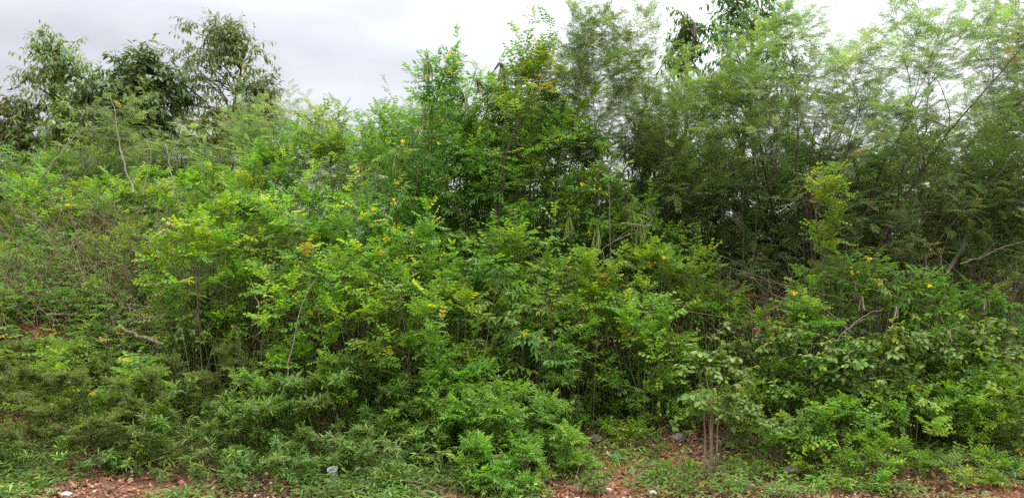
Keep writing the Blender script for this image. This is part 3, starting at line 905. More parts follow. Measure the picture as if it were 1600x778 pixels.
# --- middle: the bright mass of round-leaflet shrubs
for px, Y, top, w, sp, lab, deco in [
    (385, 8.5, 290, 150, 'senna', 'bright shrub right behind the bushy light green one', ()),
    (470, 8.3, 275, 170, 'senna', 'broad bright green shrub in front of the skyline shrub left of centre', ()),
    (560, 8.1, 285, 160, 'senna', 'bright shrub with two yellow flowers over a dark hollow', [('flower', 590, 310), ('flower', 598, 311)]),
    (470, 7.4, 378, 150, 'lime', 'lime green sprawling shrub with a patch of orange yellow leaves', [('orange', 528, 352), ('orange', 532, 360), ('flower', 503, 488)]),
    (560, 7.3, 372, 140, 'lime', 'yellow green shrub above the arching pale bare branch', [('flower', 598, 388), ('flower', 634, 352)]),
    (400, 7.7, 400, 120, 'senna', 'green shrub crossed by a fallen pole, left of the lime sprawling shrub', ()),
    (650, 7.5, 335, 150, 'senna', 'bright green shrub at the middle of the thicket', [('flower', 634, 352), ('flower', 604, 366), ]),
    (625, 6.9, 436, 130, 'lime', 'lime leaf layers reaching out over the dark narrow-leaved plants', ()),
    (745, 7.4, 372, 150, 'tecoma', 'dense fresh green shrub of long leaflets at the centre of the thicket', [('flower', 805, 520), ]),
    (705, 6.9, 432, 130, 'senna', 'green leafy branches hanging left of the dark hollow at centre', [('flower', 605, 545)]),
    (800, 7.8, 330, 140, 'senna', 'bright shrub below the crooked dark limb', []),
    (885, 7.6, 382, 140, 'lime', 'lime green leaf sprays in front of the yellow-blossom trumpet shrub', [('flower', 806, 516)]),
    (955, 7.5, 402, 130, 'lime', 'yellow green leaf sprays around the straight thin stem', [('orange', 948, 428), ]),
    (1035, 7.7, 372, 130, 'senna', 'green shrub right of the straight thin stem', [('flower', 1040, 398), ('flower', 1018, 405)]),
    (1090, 8.0, 420, 130, 'senna', 'shaded green shrub left of the yellow flowers on the right', ()),
    (1010, 7.0, 452, 120, 'senna', 'leafy branches hanging over the open litter patch', []),
    (840, 7.1, 440, 130, 'tecoma', 'long-leaflet shrub over the darkest hollow', [('flower', 806, 518)]),
    (910, 7.2, 478, 110, 'senna', 'thin drooping green branches beside the vertical bare stems', ()),
    (1150, 7.6, 452, 130, 'senna', 'dull green shrub at the left foot of the largest feathery tree', ()),
]:
    plant('trumpet_shrub' if sp == 'tecoma' else 'round_leaf_shrub', sp, px, Y, top, w, lab, SHR, G_YEL if sp == 'tecoma' else G_SEN, deco, var=px % 3,
          sparse=1.0, zb={'senna': .25, 'lime': .4, 'tecoma': .25}[sp])

# --- right middle
plant('sapling', 'lime', 1292, 7.2, 258, 46, 'single bright green leafy shoot standing in front of the dull feathery tree', 'sapling', G_SEN, var=0, zb=.52, stems=2, sparse=1.3)
plant('round_leaf_shrub', 'senna', 1255, 7.0, 462, 120, 'small bright shrub under a lone yellow flower, right of the four-stemmed sapling', SHR, G_SEN, [('flower', 1232, 458)], var=1)
plant('trumpet_shrub', 'tecoma', 1355, 7.3, 385, 140, 'shrub with a yellow orange blossom head and bleached pods, right of the lone bright shoot', SHR, G_YEL,
      [('flower', 1358, 372), ('flower', 1314, 424), ('white', 1326, 436), ('white', 1338, 440), ('flower', 1364, 452)], var=1)
plant('trumpet_shrub', 'tecoma', 1445, 7.2, 425, 130, 'shrub with one yellow flower above white dry pods near the right edge', SHR, G_YEL,
      [('flower', 1452, 468), ('white', 1444, 478), ('white', 1456, 482), ('white', 1412, 472)], var=2)
plant('trumpet_shrub', 'tecoma', 1545, 7.4, 430, 140, 'dark trumpet shrub with dry pods close to the right edge', SHR, G_YEL, [('white', 1494, 456), ('brown', 1506, 460)], var=0)
plant('scrambling_shrub', 'ovate', 1290, 6.5, 508, 150, 'grey green broad-leaved shrub left of the arching dry stem', SHR, G_VINE, var=0)
plant('scrambling_shrub', 'ovate', 1385, 6.4, 498, 150, 'broad-leaved vine shrub with a few yellowing leaves under the white pods', SHR, G_VINE, var=1)
plant('scrambling_shrub', 'ovate', 1470, 6.6, 506, 140, 'glossy dark broad-leaved shrub right of the yellowing vine leaves', SHR, G_VINE, var=2)
plant('scrambling_shrub', 'ovate', 1560, 6.5, 478, 130, 'broad-leaved shrub cut by the right edge', SHR, G_VINE, var=0)
plant('scrambling_shrub', 'ovate', 1200, 6.9, 500, 120, 'broad-leaved shrub leaning over the four-stemmed sapling from the right', SHR, G_VINE, var=1)
plant('small_leaf_shrub', 'senna', 1330, 6.0, 616, 130, 'low bushy plant below the broad-leaved vines, nearest the soil patch', FO, G_SEN, var=0)
plant('small_leaf_shrub', 'lime', 1425, 6.0, 605, 130, 'yellow tinged low shrub below the white dry pods', FO, G_SEN, (), var=1, zb=.1)
plant('small_leaf_shrub', 'senna', 1520, 6.1, 600, 150, 'light green low shrub in the lower right corner area', FO, G_SEN, var=2)
plant('small_leaf_shrub', 'senna', 1590, 5.9, 640, 120, 'low leafy plant filling the lower right corner', FO, G_SEN, var=1)
plant('small_leaf_shrub', 'senna', 1385, 5.6, 682, 120, 'nearest low green plant at the bottom right', FO, G_SEN, var=2)
plant('small_leaf_shrub', 'senna', 1480, 5.55, 690, 120, 'nearest low green plant between the bottom right corner and its leafy neighbour', FO, G_SEN, var=0)
plant('small_leaf_shrub', 'ovate', 1250, 6.2, 640, 100, 'thin low plant with yellowish leaves at the right side of the soil patch', FO, G_VINE, var=2, sparse=.7)

# --- multi-stemmed sapling
plant('multi_stem_sapling', 'ovate', 1112, 5.75, 540, 92, 'four-stemmed sapling with bare reddish stems and a leafy top', 'sapling', G_VINE, [], var=0, zb=.5, stems=4, sparse=1.0, shoots=.3, radk=2.4, bark='bark_stem')
plant('ovate_shrub', 'ovate', 1172, 6.0, 618, 90, 'leaning leafy branch hanging right of the four bare reddish stems', SHR, G_VINE, var=1, zb=.35)
plant('yellow_green_plant', 'lime', 1062, 5.85, 702, 60, 'low yellow green bush at the foot of the four-stemmed sapling', FO, G_SPR, var=2, zb=.08)

# --- foreground seedlings (bright) and dark narrow-leaved plants
for px, Y, top, w, sp, lab in [
    (692, 6.5, 556, 70, 'sprout', 'bright seedling with drooping leaf fans left of the fresh green clump'),
    (735, 6.3, 588, 110, 'sprout', 'left half of the fresh green clump at lower centre'),
    (795, 6.2, 584, 120, 'sprout', 'brightest fresh green clump at lower centre'),
    (850, 6.3, 612, 90, 'sprout', 'fresh green plant at the right side of the bright lower centre clump'),
    (750, 5.7, 676, 90, 'sprout', 'low seedlings right of the white stone'),
    (825, 5.65, 690, 110, 'sprout', 'leafy seedlings with pale curling stems in the bottom centre'),
    (905, 5.9, 706, 76, 'sprout', 'small dark green seedling left of the teal wrapper'),
    (985, 6.6, 652, 80, 'lime', 'little yellow green plant behind the teal wrapper'),
    (925, 7.2, 616, 110, 'sprout', 'shaded seedlings at the back edge of the litter patch'),
    (1040, 7.2, 600, 110, 'ovate', 'shaded broad-leaved plant left of the four-stemmed sapling'),
    (880, 6.8, 560, 120, 'lance', 'narrow-leaved plant under the darkest hollow'),
    (690, 6.2, 640, 80, 'lance', 'very dark glossy narrow-leaved plant left of the bright lower centre clump'),
    (630, 6.5, 590, 130, 'lance', 'dark narrow-leaved plant left of the drooping bright seedling'),
    (560, 6.7, 560, 130, 'lance', 'tall dark narrow-leaved plant under the lime leaf layers'),
    (760, 6.9, 536, 130, 'lance', 'dark narrow-leaved plant in the hollow above the fresh green clump'),
    (490, 6.4, 588, 130, 'lance', 'narrow-leaved plant right of the arching pale bare branch'),
    (600, 6.1, 650, 120, 'lance', 'low narrow-leaved plant above the two little white flowers'),
    (430, 6.3, 590, 120, 'lance', 'narrow-leaved plant at the foot of the arching pale bare branch'),
    (530, 5.9, 660, 120, 'lance', 'low narrow-leaved plant behind the white plastic cup'),
    (470, 5.75, 668, 110, 'lance', 'leafy narrow-leaved plant left of the white plastic cup'),
    (385, 5.9, 622, 120, 'lance', 'narrow-leaved plant in front of the dark glossy shrub'),
    (300, 6.0, 600, 130, 'lance', 'wide narrow-leaved plant at lower left'),
    (345, 5.6, 690, 110, 'lance', 'narrow-leaved plant beside the orange gravel at lower left'),
    (200, 5.6, 712, 70, 'lance', 'small rosette plant on the leaf litter at lower left'),
    (120, 5.6, 690, 130, 'lance', 'low leafy weed in front of the fine scrub at lower left'),
    (30, 5.7, 680, 110, 'lance', 'low leafy weed in the lower left corner'),
    (260, 5.8, 660, 130, 'lance', 'narrow-leaved plant between the small rosette and the orange gravel'),
    (420, 5.5, 706, 110, 'lance', 'low narrow-leaved plant around the pale stone at lower left'),
    (560, 5.7, 690, 100, 'lance', 'low narrow-leaved plant right of the white plastic cup'),
    (660, 5.95, 668, 90, 'lance', 'low dark plant on the back edge of the red soil, left of the low seedlings'),
    (780, 5.5, 724, 90, 'sprout', 'lowest seedlings at the bottom edge right of the white stone'),
    (870, 6.0, 655, 90, 'sprout', 'fresh green plant leaning over the litter left of the teal wrapper'),
    (1175, 5.7, 740, 70, 'fine', 'feathery tiny-leaved weed at the bottom edge right of the four bare reddish stems'),
    (1290, 5.7, 712, 100, 'fine', 'tiny-leaved weed at the bottom edge in front of the large grey rock'),
    (1320, 6.9, 575, 130, 'senna', 'thin-stemmed leafy shrub in the shade under the broad-leaved vines'),
    (1440, 6.5, 560, 140, 'senna', 'leafy shrub tangled below the glossy dark broad-leaved one'),
    (1550, 6.4, 560, 150, 'senna', 'tall leafy shrub behind the lower right corner plants'),
    (1235, 6.9, 560, 110, 'senna', 'thin shaded shrub behind the large grey rock'),
    (1090, 7.0, 545, 110, 'senna', 'shaded leafy shrub just behind the four bare reddish stems'),
    (970, 7.8, 560, 110, 'senna', 'shaded low shrub at the foot of the straight thin stem'),
    (1225, 5.9, 668, 90, 'senna', 'thin weed growing over the large grey rock'),
    (1330, 5.5, 700, 90, 'senna', 'leafy weed at the bottom edge right of the large grey rock'),
    (1560, 5.5, 700, 110, 'senna', 'leafy weed at the bottom edge of the lower right corner'),
    (1010, 6.3, 690, 70, 'fine', 'tiny-leaved weed on the litter right of the teal wrapper'),
    (930, 5.6, 738, 60, 'lance', 'small weed at the bottom edge in front of the teal wrapper'),
    (70, 6.6, 540, 60, 'senna', 'thin upright weed standing out of the fine scrub at far left'),
    (215, 6.5, 548, 60, 'senna', 'thin upright weed left of the dark glossy hanging leaves'),
    (140, 6.2, 590, 60, 'senna', 'pale green upright weed in the fine scrub below the fallen branches'),
    (455, 6.9, 520, 70, 'senna', 'loose upright weed behind the foot of the arching pale bare branch'),
    (525, 6.6, 540, 80, 'sprout', 'loose leafy weed between the arching pale branch and the lime leaf layers'),
    (400, 6.3, 570, 70, 'sprout', 'loose upright weed in front of the leafy column shrub'),
    (610, 5.5, 716, 60, 'lance', 'single upright rosette on bare soil left of the white stone'),
]:
    deco = ()
    if 'white flowers' in lab:
        deco = [('bloom', 634, 684), ('bloom', 645, 686), ('bloom', 634, 706), ('bloom', 581, 697)]
    if 'pale curling' in lab:
        deco = [('bloom', 810, 708), ('bloom', 828, 710), ('bloom', 842, 740)]
    plant({'sprout': 'seedling_clump', 'lance': 'narrow_leaf_plant', 'lime': 'yellow_green_plant', 'ovate': 'ovate_shrub', 'fine': 'tiny_leaf_weed', 'senna': 'round_leaf_shrub'}[sp], sp, px, Y, top, w, lab, FO,
          {'sprout': G_SPR, 'lance': G_LAN, 'lime': G_SPR, 'ovate': G_VINE, 'fine': G_SPR, 'senna': G_SEN}[sp], deco, var=px % 4 if sp == 'lance' else px % 3, **({'shoots': .28} if sp in ('lance', 'fine') else {}))

# --- fine scrub lower left
for px, Y, top, w, lab in [
    (40, 7.2, 528, 150, 'fine-leaved scrub below the pink stones at the left edge'),
    (150, 7.0, 552, 150, 'fine-leaved scrub in front of the fallen branches'),
    (245, 6.9, 550, 130, 'fine-leaved scrub left of the dark glossy hanging leaves'),
    (20, 6.3, 570, 130, 'yellowish fine-leaved scrub low on the left edge'),
    (105, 6.3, 572, 140, 'fine-leaved scrub with pale bracts at lower left'),
    (205, 6.2, 575, 140, 'fine-leaved scrub above the small rosette plant'),
    (60, 5.85, 630, 130, 'lowest fine-leaved scrub near the lower left corner'),
    (175, 5.8, 640, 120, 'lowest fine-leaved scrub left of the wide narrow-leaved plant'),
    (360, 6.8, 540, 110, 'fine-leaved scrub at the foot of the bushy light green shrub'),
]:
    plant('fine_scrub', 'fine', px, Y, top, w, lab, SHR, G_FINE, [('bloom', px + 10, top + 30), ('bloom', px - 24, top + 60), ('bloom', px + 30, top + 75)] if 'bracts' in lab else (), var=px % 2, shoots=.32)


# ================================================================== bare wood
def stick(name, pts, r0, r1, material, label, cat, twigs=(), sides=6, seed=0, group=None, wob=.0075):
    """pts: (px, py, Y) along the branch"""
    g = np.random.default_rng(seed + 900)
    P3 = np.array([world(*p) for p in pts])
    n_ = 14
    seg = np.concatenate([[0], np.cumsum(np.linalg.norm(np.diff(P3, axis=0), axis=1))])
    t = np.linspace(0, seg[-1], n_)
    ln = np.stack([np.interp(t, seg, P3[:, k]) for k in range(3)], 1)
    ln[1:-1] = (ln[:-2] + ln[2:] + 2 * ln[1:-1]) / 4
    ln[1:-1] += g.normal(0, wob, (n_ - 2, 3))
    base = ln[0].copy()
    e = link(name, build_mesh('wood', *tubes((ln - base)[None], np.linspace(r0, r1, n_)[None] * g.uniform(.88, 1.12, (1, n_)), sides), [M[material]], smooth=True))
    e.location = base
    tag(e, label, cat, group)
    for tw in twigs:
        a = int(tw[0] * (n_ - 1))
        end = world(*tw[1]) - base
        st = ln[a] - base
        u = np.linspace(0, 1, 7)[:, None]
        l2 = st * (1 - u) + end * u + np.array([0, 0, 1]) * (u * (1 - u)) * .1 * np.linalg.norm(end - st) + g.normal(0, wob * .7, (7, 3)) * (u > 0) * (u < 1)
        rr = np.interp(a, [0, n_ - 1], [r0, r1]) * .7
        link('side_branch', build_mesh('side_branch', *tubes(l2[None], np.linspace(rr, rr * .3, 7)[None], 5), [M[material]], smooth=True), e)
    return e


GW = 'bare branches and stems'
stick('crooked_limb', [(770, 560, 8.4), (782, 330, 8.4), (788, 245, 8.4), (800, 190, 8.4), (835, 165, 8.5), (868, 160, 8.6), (895, 140, 8.8)], .019, .005, 'bark_dark', 'crooked dark limb forking low among the tall central shrubs', 'limb',
      [(.50, (792, 150, 8.3)), (.62, (860, 90, 8.6)), (.4, (760, 200, 8.2))], group=GW, seed=1)
stick('pale_branch', [(443, 612, 6.6), (455, 555, 6.7), (466, 490, 6.8), (480, 455, 6.9), (497, 430, 7.0)], .0065, .0025, 'bark_pale', 'pale bare branch rising over the dark plants left of centre', 'branch', [(.55, (476, 490, 6.7)), (.7, (470, 452, 6.8))], seed=2, group=GW)
stick('fallen_branch', [(186, 508, 7.6), (205, 521, 7.5), (232, 531, 7.45), (256, 538, 7.4)], .011, .020, 'dead_wood', 'thick broken branch end lying on the brush pile at left', 'branch', [(.2, (180, 500, 7.9))], seed=3, group='fallen wood on the left bank')
stick('fallen_branch', [(188, 504, 7.9), (225, 497, 7.9), (262, 491, 7.8)], .008, .013, 'dead_wood', 'fallen branch lying above the thick broken end on the left bank', 'branch', [(.5, (200, 478, 8.1))], seed=4, group='fallen wood on the left bank')
stick('fallen_branch', [(72, 492, 8.0), (98, 490, 8.0), (122, 490, 8.0)], .016, .012, 'dead_wood', 'short pale log lying left of the brush pile', 'branch', seed=5, group='fallen wood on the left bank')
stick('fallen_branch', [(110, 512, 8.0), (150, 506, 8.0), (192, 516, 7.9)], .012, .008, 'dead_wood', 'thin pale stick across the scrub in front of the short pale log', 'branch', seed=6, group='fallen wood on the left bank')
stick('fallen_branch', [(145, 531, 7.6), (190, 517, 7.6), (230, 507, 7.6)], .006, .004, 'bark_green', 'thin greenish stick pointing to the thick broken branch end', 'branch', seed=7, group='fallen wood on the left bank')
stick('curved_branch', [(198, 474, 8.0), (205, 490, 7.9), (216, 512, 7.9)], .004, .003, 'dead_wood', 'thin curved pale stick standing on the brush pile', 'branch', seed=8, group='fallen wood on the left bank')
stick('fallen_pole', [(374, 400, 8.0), (392, 440, 7.6), (405, 480, 7.3)], .008, .006, 'dead_wood', 'straight pale pole leaning among the shrubs right of the bushy light green one', 'branch', [(.5, (445, 412, 7.4))], seed=9, group=GW)
stick('leaning_branch', [(64, 280, 10.0), (82, 256, 10.0), (100, 232, 10.1), (128, 203, 10.2)], .014, .006, 'bark_pale', 'pale branch leaning right above the rounded left-edge shrub', 'branch', seed=10, group=GW)
stick('leaning_branch', [(62, 302, 9.9), (110, 270, 9.9), (146, 246, 9.9)], .008, .004, 'bark_pale', 'thinner pale branch leaning under the other above the left-edge shrub', 'branch', seed=11, group=GW)
stick('bare_sapling', [(208, 302, 9.6), (198, 270, 9.7), (188, 235, 9.8), (180, 180, 9.9), (172, 145, 10)], .013, .003, 'bark_pale', 'forked bare grey sapling in front of the dense dark tree', 'sapling', [(.7, (150, 160, 9.9)), (.55, (160, 215, 9.7)), (.4, (208, 200, 9.8))], seed=12, group=GW)
stick('bare_sapling', [(224, 305, 9.6), (232, 262, 9.7), (237, 232, 9.7), (222, 214, 9.8)],   .008, .003, 'bark_pale', 'thin bare sapling splitting in two right of the forked grey one', 'sapling', [(.5, (216, 215, 9.7)), (.65, (246, 222, 9.7))], seed=13, group=GW)
stick('bare_sapling', [(275, 315, 9.6), (268, 275, 9.7), (258, 225, 9.8)], .010, .007, 'bark_pale', 'straight pale bare stem with mossy yellow bark under the tallest tree', 'sapling', [(.4, (236, 286, 9.6))], seed=14, group=GW)
stick('dead_sapling', [(128, 415, 8.4), (122, 380, 8.4), (114, 345, 8.5)], .009, .005, 'bark_red', 'thin dark reddish stem standing over the brown dry weeds', 'stem', seed=15, group=GW)
stick('straight_stem', [(954, 634, 8.2), (956, 560, 8.0), (954, 480, 7.9), (955, 400, 7.9), (952, 330, 7.9), (950, 285, 8)], .011, .005, 'bark', 'straight thin upright stem through the yellow green leaf sprays', 'stem', seed=16, group=GW, wob=.006)
stick('straight_stem', [(919, 600, 8.2), (920, 540, 8.1), (917, 480, 8.0), (918, 440, 8.0)], .006, .004, 'bark_green', 'thin upright stem left of the tallest straight stem', 'stem', seed=17, group=GW, wob=.006)
stick('straight_stem', [(992, 640, 8.2), (993, 590, 8.1), (990, 540, 8.0)], .006, .004, 'bark_pale', 'short pale stem right of the tallest straight stem', 'stem', seed=18, group=GW, wob=.006)
stick('arching_vine', [(876, 610, 7.9), (868, 570, 7.7), (872, 530, 7.6), (868, 500, 7.5), (850, 480, 7.4), (838, 470, 7.4)], .005, .003, 'bark_green', 'thin vine curving up beside the darkest hollow', 'vine', seed=19, group=GW, wob=.005)
stick('curling_vine', [(930, 405, 8.0), (950, 380, 7.9), (985, 366, 7.9), (988, 352, 7.8), (975, 345, 7.8), (960, 352, 7.9)], .005, .003, 'bark_pale', 'curling bare vine under the curtain of green beans', 'vine', [(.35, (1010, 345, 7.8)), (.5, (1003, 362, 7.8)), (.2, (946, 410, 7.8))], seed=20, group=GW, wob=.006)
stick('curling_vine', [(985, 350, 7.8), (1012, 354, 7.8), (1020, 346, 7.8), (1014, 334, 7.8), (1000, 331, 7.8)], .005, .004, 'bark_pale', 'loop of bare vine right of the green beans', 'vine', [(.3, (1034, 355, 7.8))], seed=21, group=GW, wob=.004)
stick('arching_dry_stem', [(1330, 520, 6.5), (1300, 490, 6.6), (1270, 470, 6.7), (1240, 452, 6.8)], .003, .002, 'bark_pale', 'arching dry stem over the broad-leaved shrub at right', 'stem', seed=22, group=GW, wob=.005)
stick('arching_dry_stem', [(1310, 530, 6.5), (1345, 495, 6.6), (1380, 483, 6.6)], .0035, .0025, 'bark_pale', 'dry stem slanting under the bleached pods', 'stem', [(.4, (1378, 490, 6.6))], seed=23, group=GW, wob=.005)
stick('bare_branch', [(1345, 592, 6.2), (1372, 572, 6.2), (1392, 560, 6.2)], .007, .004, 'bark_red', 'reddish bare branch among the yellowing vine leaves', 'branch', [(.5, (1366, 580, 6.15))], seed=24, group=GW)
stick('dry_branch', [(1500, 412, 8.0), (1540, 398, 8.0), (1585, 380, 8.0), (1620, 372, 8.0)], .006, .004, 'dead_wood', 'pale dry branch lying across the shrubs at the right edge', 'branch', [(.3, (1560, 376, 7.9)), (.6, (1610, 400, 7.9))], seed=25, group=GW)
stick('dry_branch', [(1555, 275, 8.6), (1580, 258, 8.6), (1615, 244, 8.6)], .008, .005, 'dead_wood', 'pale broken branch high at the right edge', 'branch', seed=26, group=GW)
stick('leaning_dead_tree', [(1478, 425, 8.6), (1505, 385, 8.6), (1520, 330, 8.7), (1528, 300, 8.8)], .024, .014, 'bark_pale', 'pale leaning trunk between feathery shrubs at right', 'trunk', seed=27, group=GW)
for k, (x0, y0, x1, y1, Y, lab) in enumerate([
    (758, 768, 742, 712, 5.6, 'thin brown stem beside the low seedlings right of the white stone'),
    (838, 790, 842, 745, 5.5, 'pale curling runner at the bottom centre'),
    (862, 786, 832, 742, 5.5, 'pale curling runner right of the other at the bottom centre'),
    (415, 775, 434, 742, 5.5, 'pale dry twig left of the white plastic cup'),
    (350, 740, 384, 748, 5.6, 'bent reddish twig at lower left'),
    (720, 665, 748, 700, 6.0, 'brown stick leaning under the fresh green clump'),
    (1112, 700, 1088, 615, 5.9, 'slanting thin stem left of the four bare reddish stems'),
]):
    stick('ground_twig', [(x0, y0, Y), ((x0 + x1) / 2 + 6, (y0 + y1) / 2, Y + .03), (x1, y1, Y + .08)], .004, .0022, 'dead_wood' if 'pale' in lab else 'bark_red', lab, 'twig', seed=40 + k, group='twigs near the soil', wob=.008)


# ================================================================== stones and rubbish
def stone(name, px, py, size, material, label, cat, seed, group=None, sq=(1, .8, .65)):
    Y = CAM_Z * F / max(30, (py - 389))
    for _ in range(8):
        x = (px - 800) / F * Y
        Y = (CAM_Z - float(ground_z(x, Y))) * F / max(30, py - 389)
    bm = bmesh.new()
    bmesh.ops.create_icosphere(bm, subdivisions=3, radius=1)
    g = np.random.default_rng(seed)
    pl = unit(g.normal(0, 1, (9, 3)))
    for v in bm.verts:
        c = np.array(v.co)
        for p in pl:
            dd = c @ p - .72
            if dd > 0:
                c = c - p * dd * .85
        c = c * np.array(sq) * size + g.normal(0, .012 * size, 3)
        v.co = Vector(c)
    me = bpy.data.meshes.new(name)
    bm.to_mesh(me); bm.free()
    me.materials.append(M[material])
    o = link(name, me)
    o.location = (x, Y, float(ground_z(x, Y)) + size * sq[2] * .45)
    o.rotation_euler = (0, 0, g.uniform(0, 6.28))
    return tag(o, label, cat, group)


GS = 'loose stones'
stone('stone', 667, 747, .034, 'white_stone', 'white stone lying on the red soil at bottom centre', 'stone', 1, GS)
stone('stone', 424, 757, .026, 'white_stone', 'pale stone under the leaves left of the white plastic cup', 'stone', 2, GS)
stone('stone', 675, 719, .018, 'white_stone', 'little pale stone behind the white one on the red soil', 'stone', 3, GS)
stone('stone', 950, 768, .035, 'pink_stone', 'pinkish stone on the leaf litter in front of the teal wrapper', 'stone', 4, GS)
stone('stone', 988, 738, .035, 'pink_stone', 'squat pinkish stone right of the teal wrapper', 'stone', 5, GS)
stone('stone', 1035, 742, .035, 'grey_stone', 'brownish stone on the litter left of the low yellow green bush', 'stone', 6, GS)
stone('stone', 1020, 772, .03, 'white_stone', 'pale flat stone at the bottom edge left of the low yellow green bush', 'stone', 7, GS)
stone('rock', 1240, 742, .085, 'grey_stone', 'large grey rock right of the four-stemmed sapling', 'rock', 8, 'rocks half buried in soil')
stone('rock', 1160, 728, .05, 'grey_stone', 'smaller grey rock just right of the four bare reddish stems', 'rock', 9, 'rocks half buried in soil')
stone('rock', 1205, 770, .04, 'grey_stone', 'grey rock at the bottom edge in front of the large one', 'rock', 10, 'rocks half buried in soil')
stone('rock', 1060, 690, .08, 'grey_stone', 'brown rock in the shade behind the four-stemmed sapling', 'rock', 11, 'rocks half buried in soil')
stone('rock', 930, 690, .07, 'grey_stone', 'shaded brown rock behind the teal wrapper', 'rock', 12, 'rocks half buried in soil')
stone('stone', 12, 506, .10, 'pink_stone', 'largest pinkish stone on the left bank, at the very left edge', 'stone', 13, GS)
stone('stone', 36, 510, .07, 'pink_stone', 'middle pinkish stone on the left bank', 'stone', 14, GS)
stone('stone', 52, 524, .07, 'pink_stone', 'right one of the pinkish stones on the left bank', 'stone', 15, GS)
stone('stone', 2, 520, .06, 'pink_stone', 'lowest pinkish stone on the left bank at the view edge', 'stone', 16, GS)
stone('stone', 104, 775, .035, 'white_stone', 'whitish chip of stone at the bottom edge of lower left', 'stone', 17, GS)


def on_ground(px, py):
    Y = 6.
    for _ in range(12):
        x = (px - 800) / F * Y
        Y = (CAM_Z - float(ground_z(x, Y))) * F / (py - 389)
    return np.array([x, Y, float(ground_z(x, Y))])


# white plastic cup tipped on the soil
def cup():
    pr = [(.0, .0), (.028, .0), (.031, .02), (.038, .085), (.041, .088), (.039, .092), (.036, .086), (.029, .022), (.026, .004), (.0, .004)]
    k = 20
    V, Fs = [], []
    for r_, z in pr:
        for a in range(k):
            t = a * 2 * math.pi / k
            V.append((r_ * math.cos(t) * (1 + .05 * math.sin(2 * t)), r_ * math.sin(t), z))
    for q_ in range(len(pr) - 1):
        for a in range(k):
            Fs.append([q_ * k + a, q_ * k + (a + 1) % k, (q_ + 1) * k + (a + 1) % k, (q_ + 1) * k + a])
    V, lo, si = merge([(np.array(V), Fs)])
    o = link('plastic_cup', build_mesh('plastic_cup', V, lo, si, [M['white_plastic']], smooth=True))
    p = on_ground(522, 752)
    o.location = p + np.array([0, 0, .012])
    o.rotation_euler = (R(12), R(-10), .4)
    tag(o, 'white plastic cup standing crooked among the weeds at lower centre left', 'cup')


cup()


def wrapper(px, py, sx, sy, material, label, seed, cat='wrapper'):
    g = np.random.default_rng(seed)
    n_ = 14
    u, v = np.meshgrid(np.linspace(-1, 1, n_), np.linspace(-1, 1, n_))
    x = u * sx * (1 + .15 * np.sin(3 * v)) + g.normal(0, .002, u.shape)
    y = v * sy * (1 + .2 * np.sin(2.3 * u + 1))
    z = .012 + .014 * np.sin(4.2 * u + 1.4 * v) * np.cos(3.1 * v - u) + .016 * (1 - u ** 2) + g.normal(0, .0025, u.shape)
    i, j = np.meshgrid(np.arange(n_ - 1), np.arange(n_ - 1), indexing='ij')
    q = np.stack([i * n_ + j, i * n_ + j + 1, (i + 1) * n_ + j + 1, (i + 1) * n_ + j], -1).reshape(-1)
    me = build_mesh('wrapper', np.stack([x, y, z], -1).reshape(-1, 3), q, np.full((n_ - 1) ** 2, 4), [M[material]])
    o = link('plastic_wrapper', me)
    sm = o.modifiers.new('thickness', 'SOLIDIFY'); sm.thickness = .0015
    o.location = on_ground(px, py) + np.array([0, 0, .008])
    o.rotation_euler = (R(18), 0, .3)
    tag(o, label, cat, 'litter on the soil')


wrapper(965, 719, .03, .035, 'teal_plastic', 'crumpled teal plastic wrapper on the leaf litter', 3)
wrapper(951, 714, .018, .025, 'white_plastic', 'white crumpled plastic scrap touching the teal wrapper', 4)
wrapper(520, 742, .02, .03, 'white_plastic', 'scrap of clear plastic beside the white plastic cup', 6)


# ================================================================== uncountable stuff
def stuff(name, me, label):
    o = link(name, me)
    return tag(o, label, kind='stuff')


g = np.random.default_rng(77)


def spots(n_, y0, y1, wide=.72, pw=1.0):
    y = y0 + (y1 - y0) * g.random(n_) ** pw
    x = (g.random(n_) * 2 - 1) * (y * wide + .4)
    return x, y


# dead leaves
n_ = 70000
x, y = spots(n_, 4.8, 9.5, pw=1.5)
patch = np.sin(x * 1.7 + 1) * np.sin(y * 2.1 + x * .6) + .5 * np.sin(x * 4.1 - y * 3)
keep = (patch > -.35 + g.random(n_) * .5) | (y > 6.1) | (g.random(n_) < .35)
x, y = x[keep], y[keep]
n_ = len(x)
P = np.stack([x, y, ground_z(x, y) + g.uniform(.006, .03, n_)], 1)
a = g.uniform(0, 6.28, n_)
D = np.stack([np.cos(a), np.sin(a), g.normal(0, .25, n_)], 1)
V, lo, si, tt = scatter('litter', P, D, np.array([0, 0, 1.]) + g.normal(0, .35, (n_, 3)), g.uniform(.35, 1.0, n_), np.clip(g.normal(.46, .26, n_), 0, 1), g)
stuff('leaf_litter', build_mesh('leaf_litter', V, lo, si, [M['litter']], tt), 'dead brown leaves covering the soil')

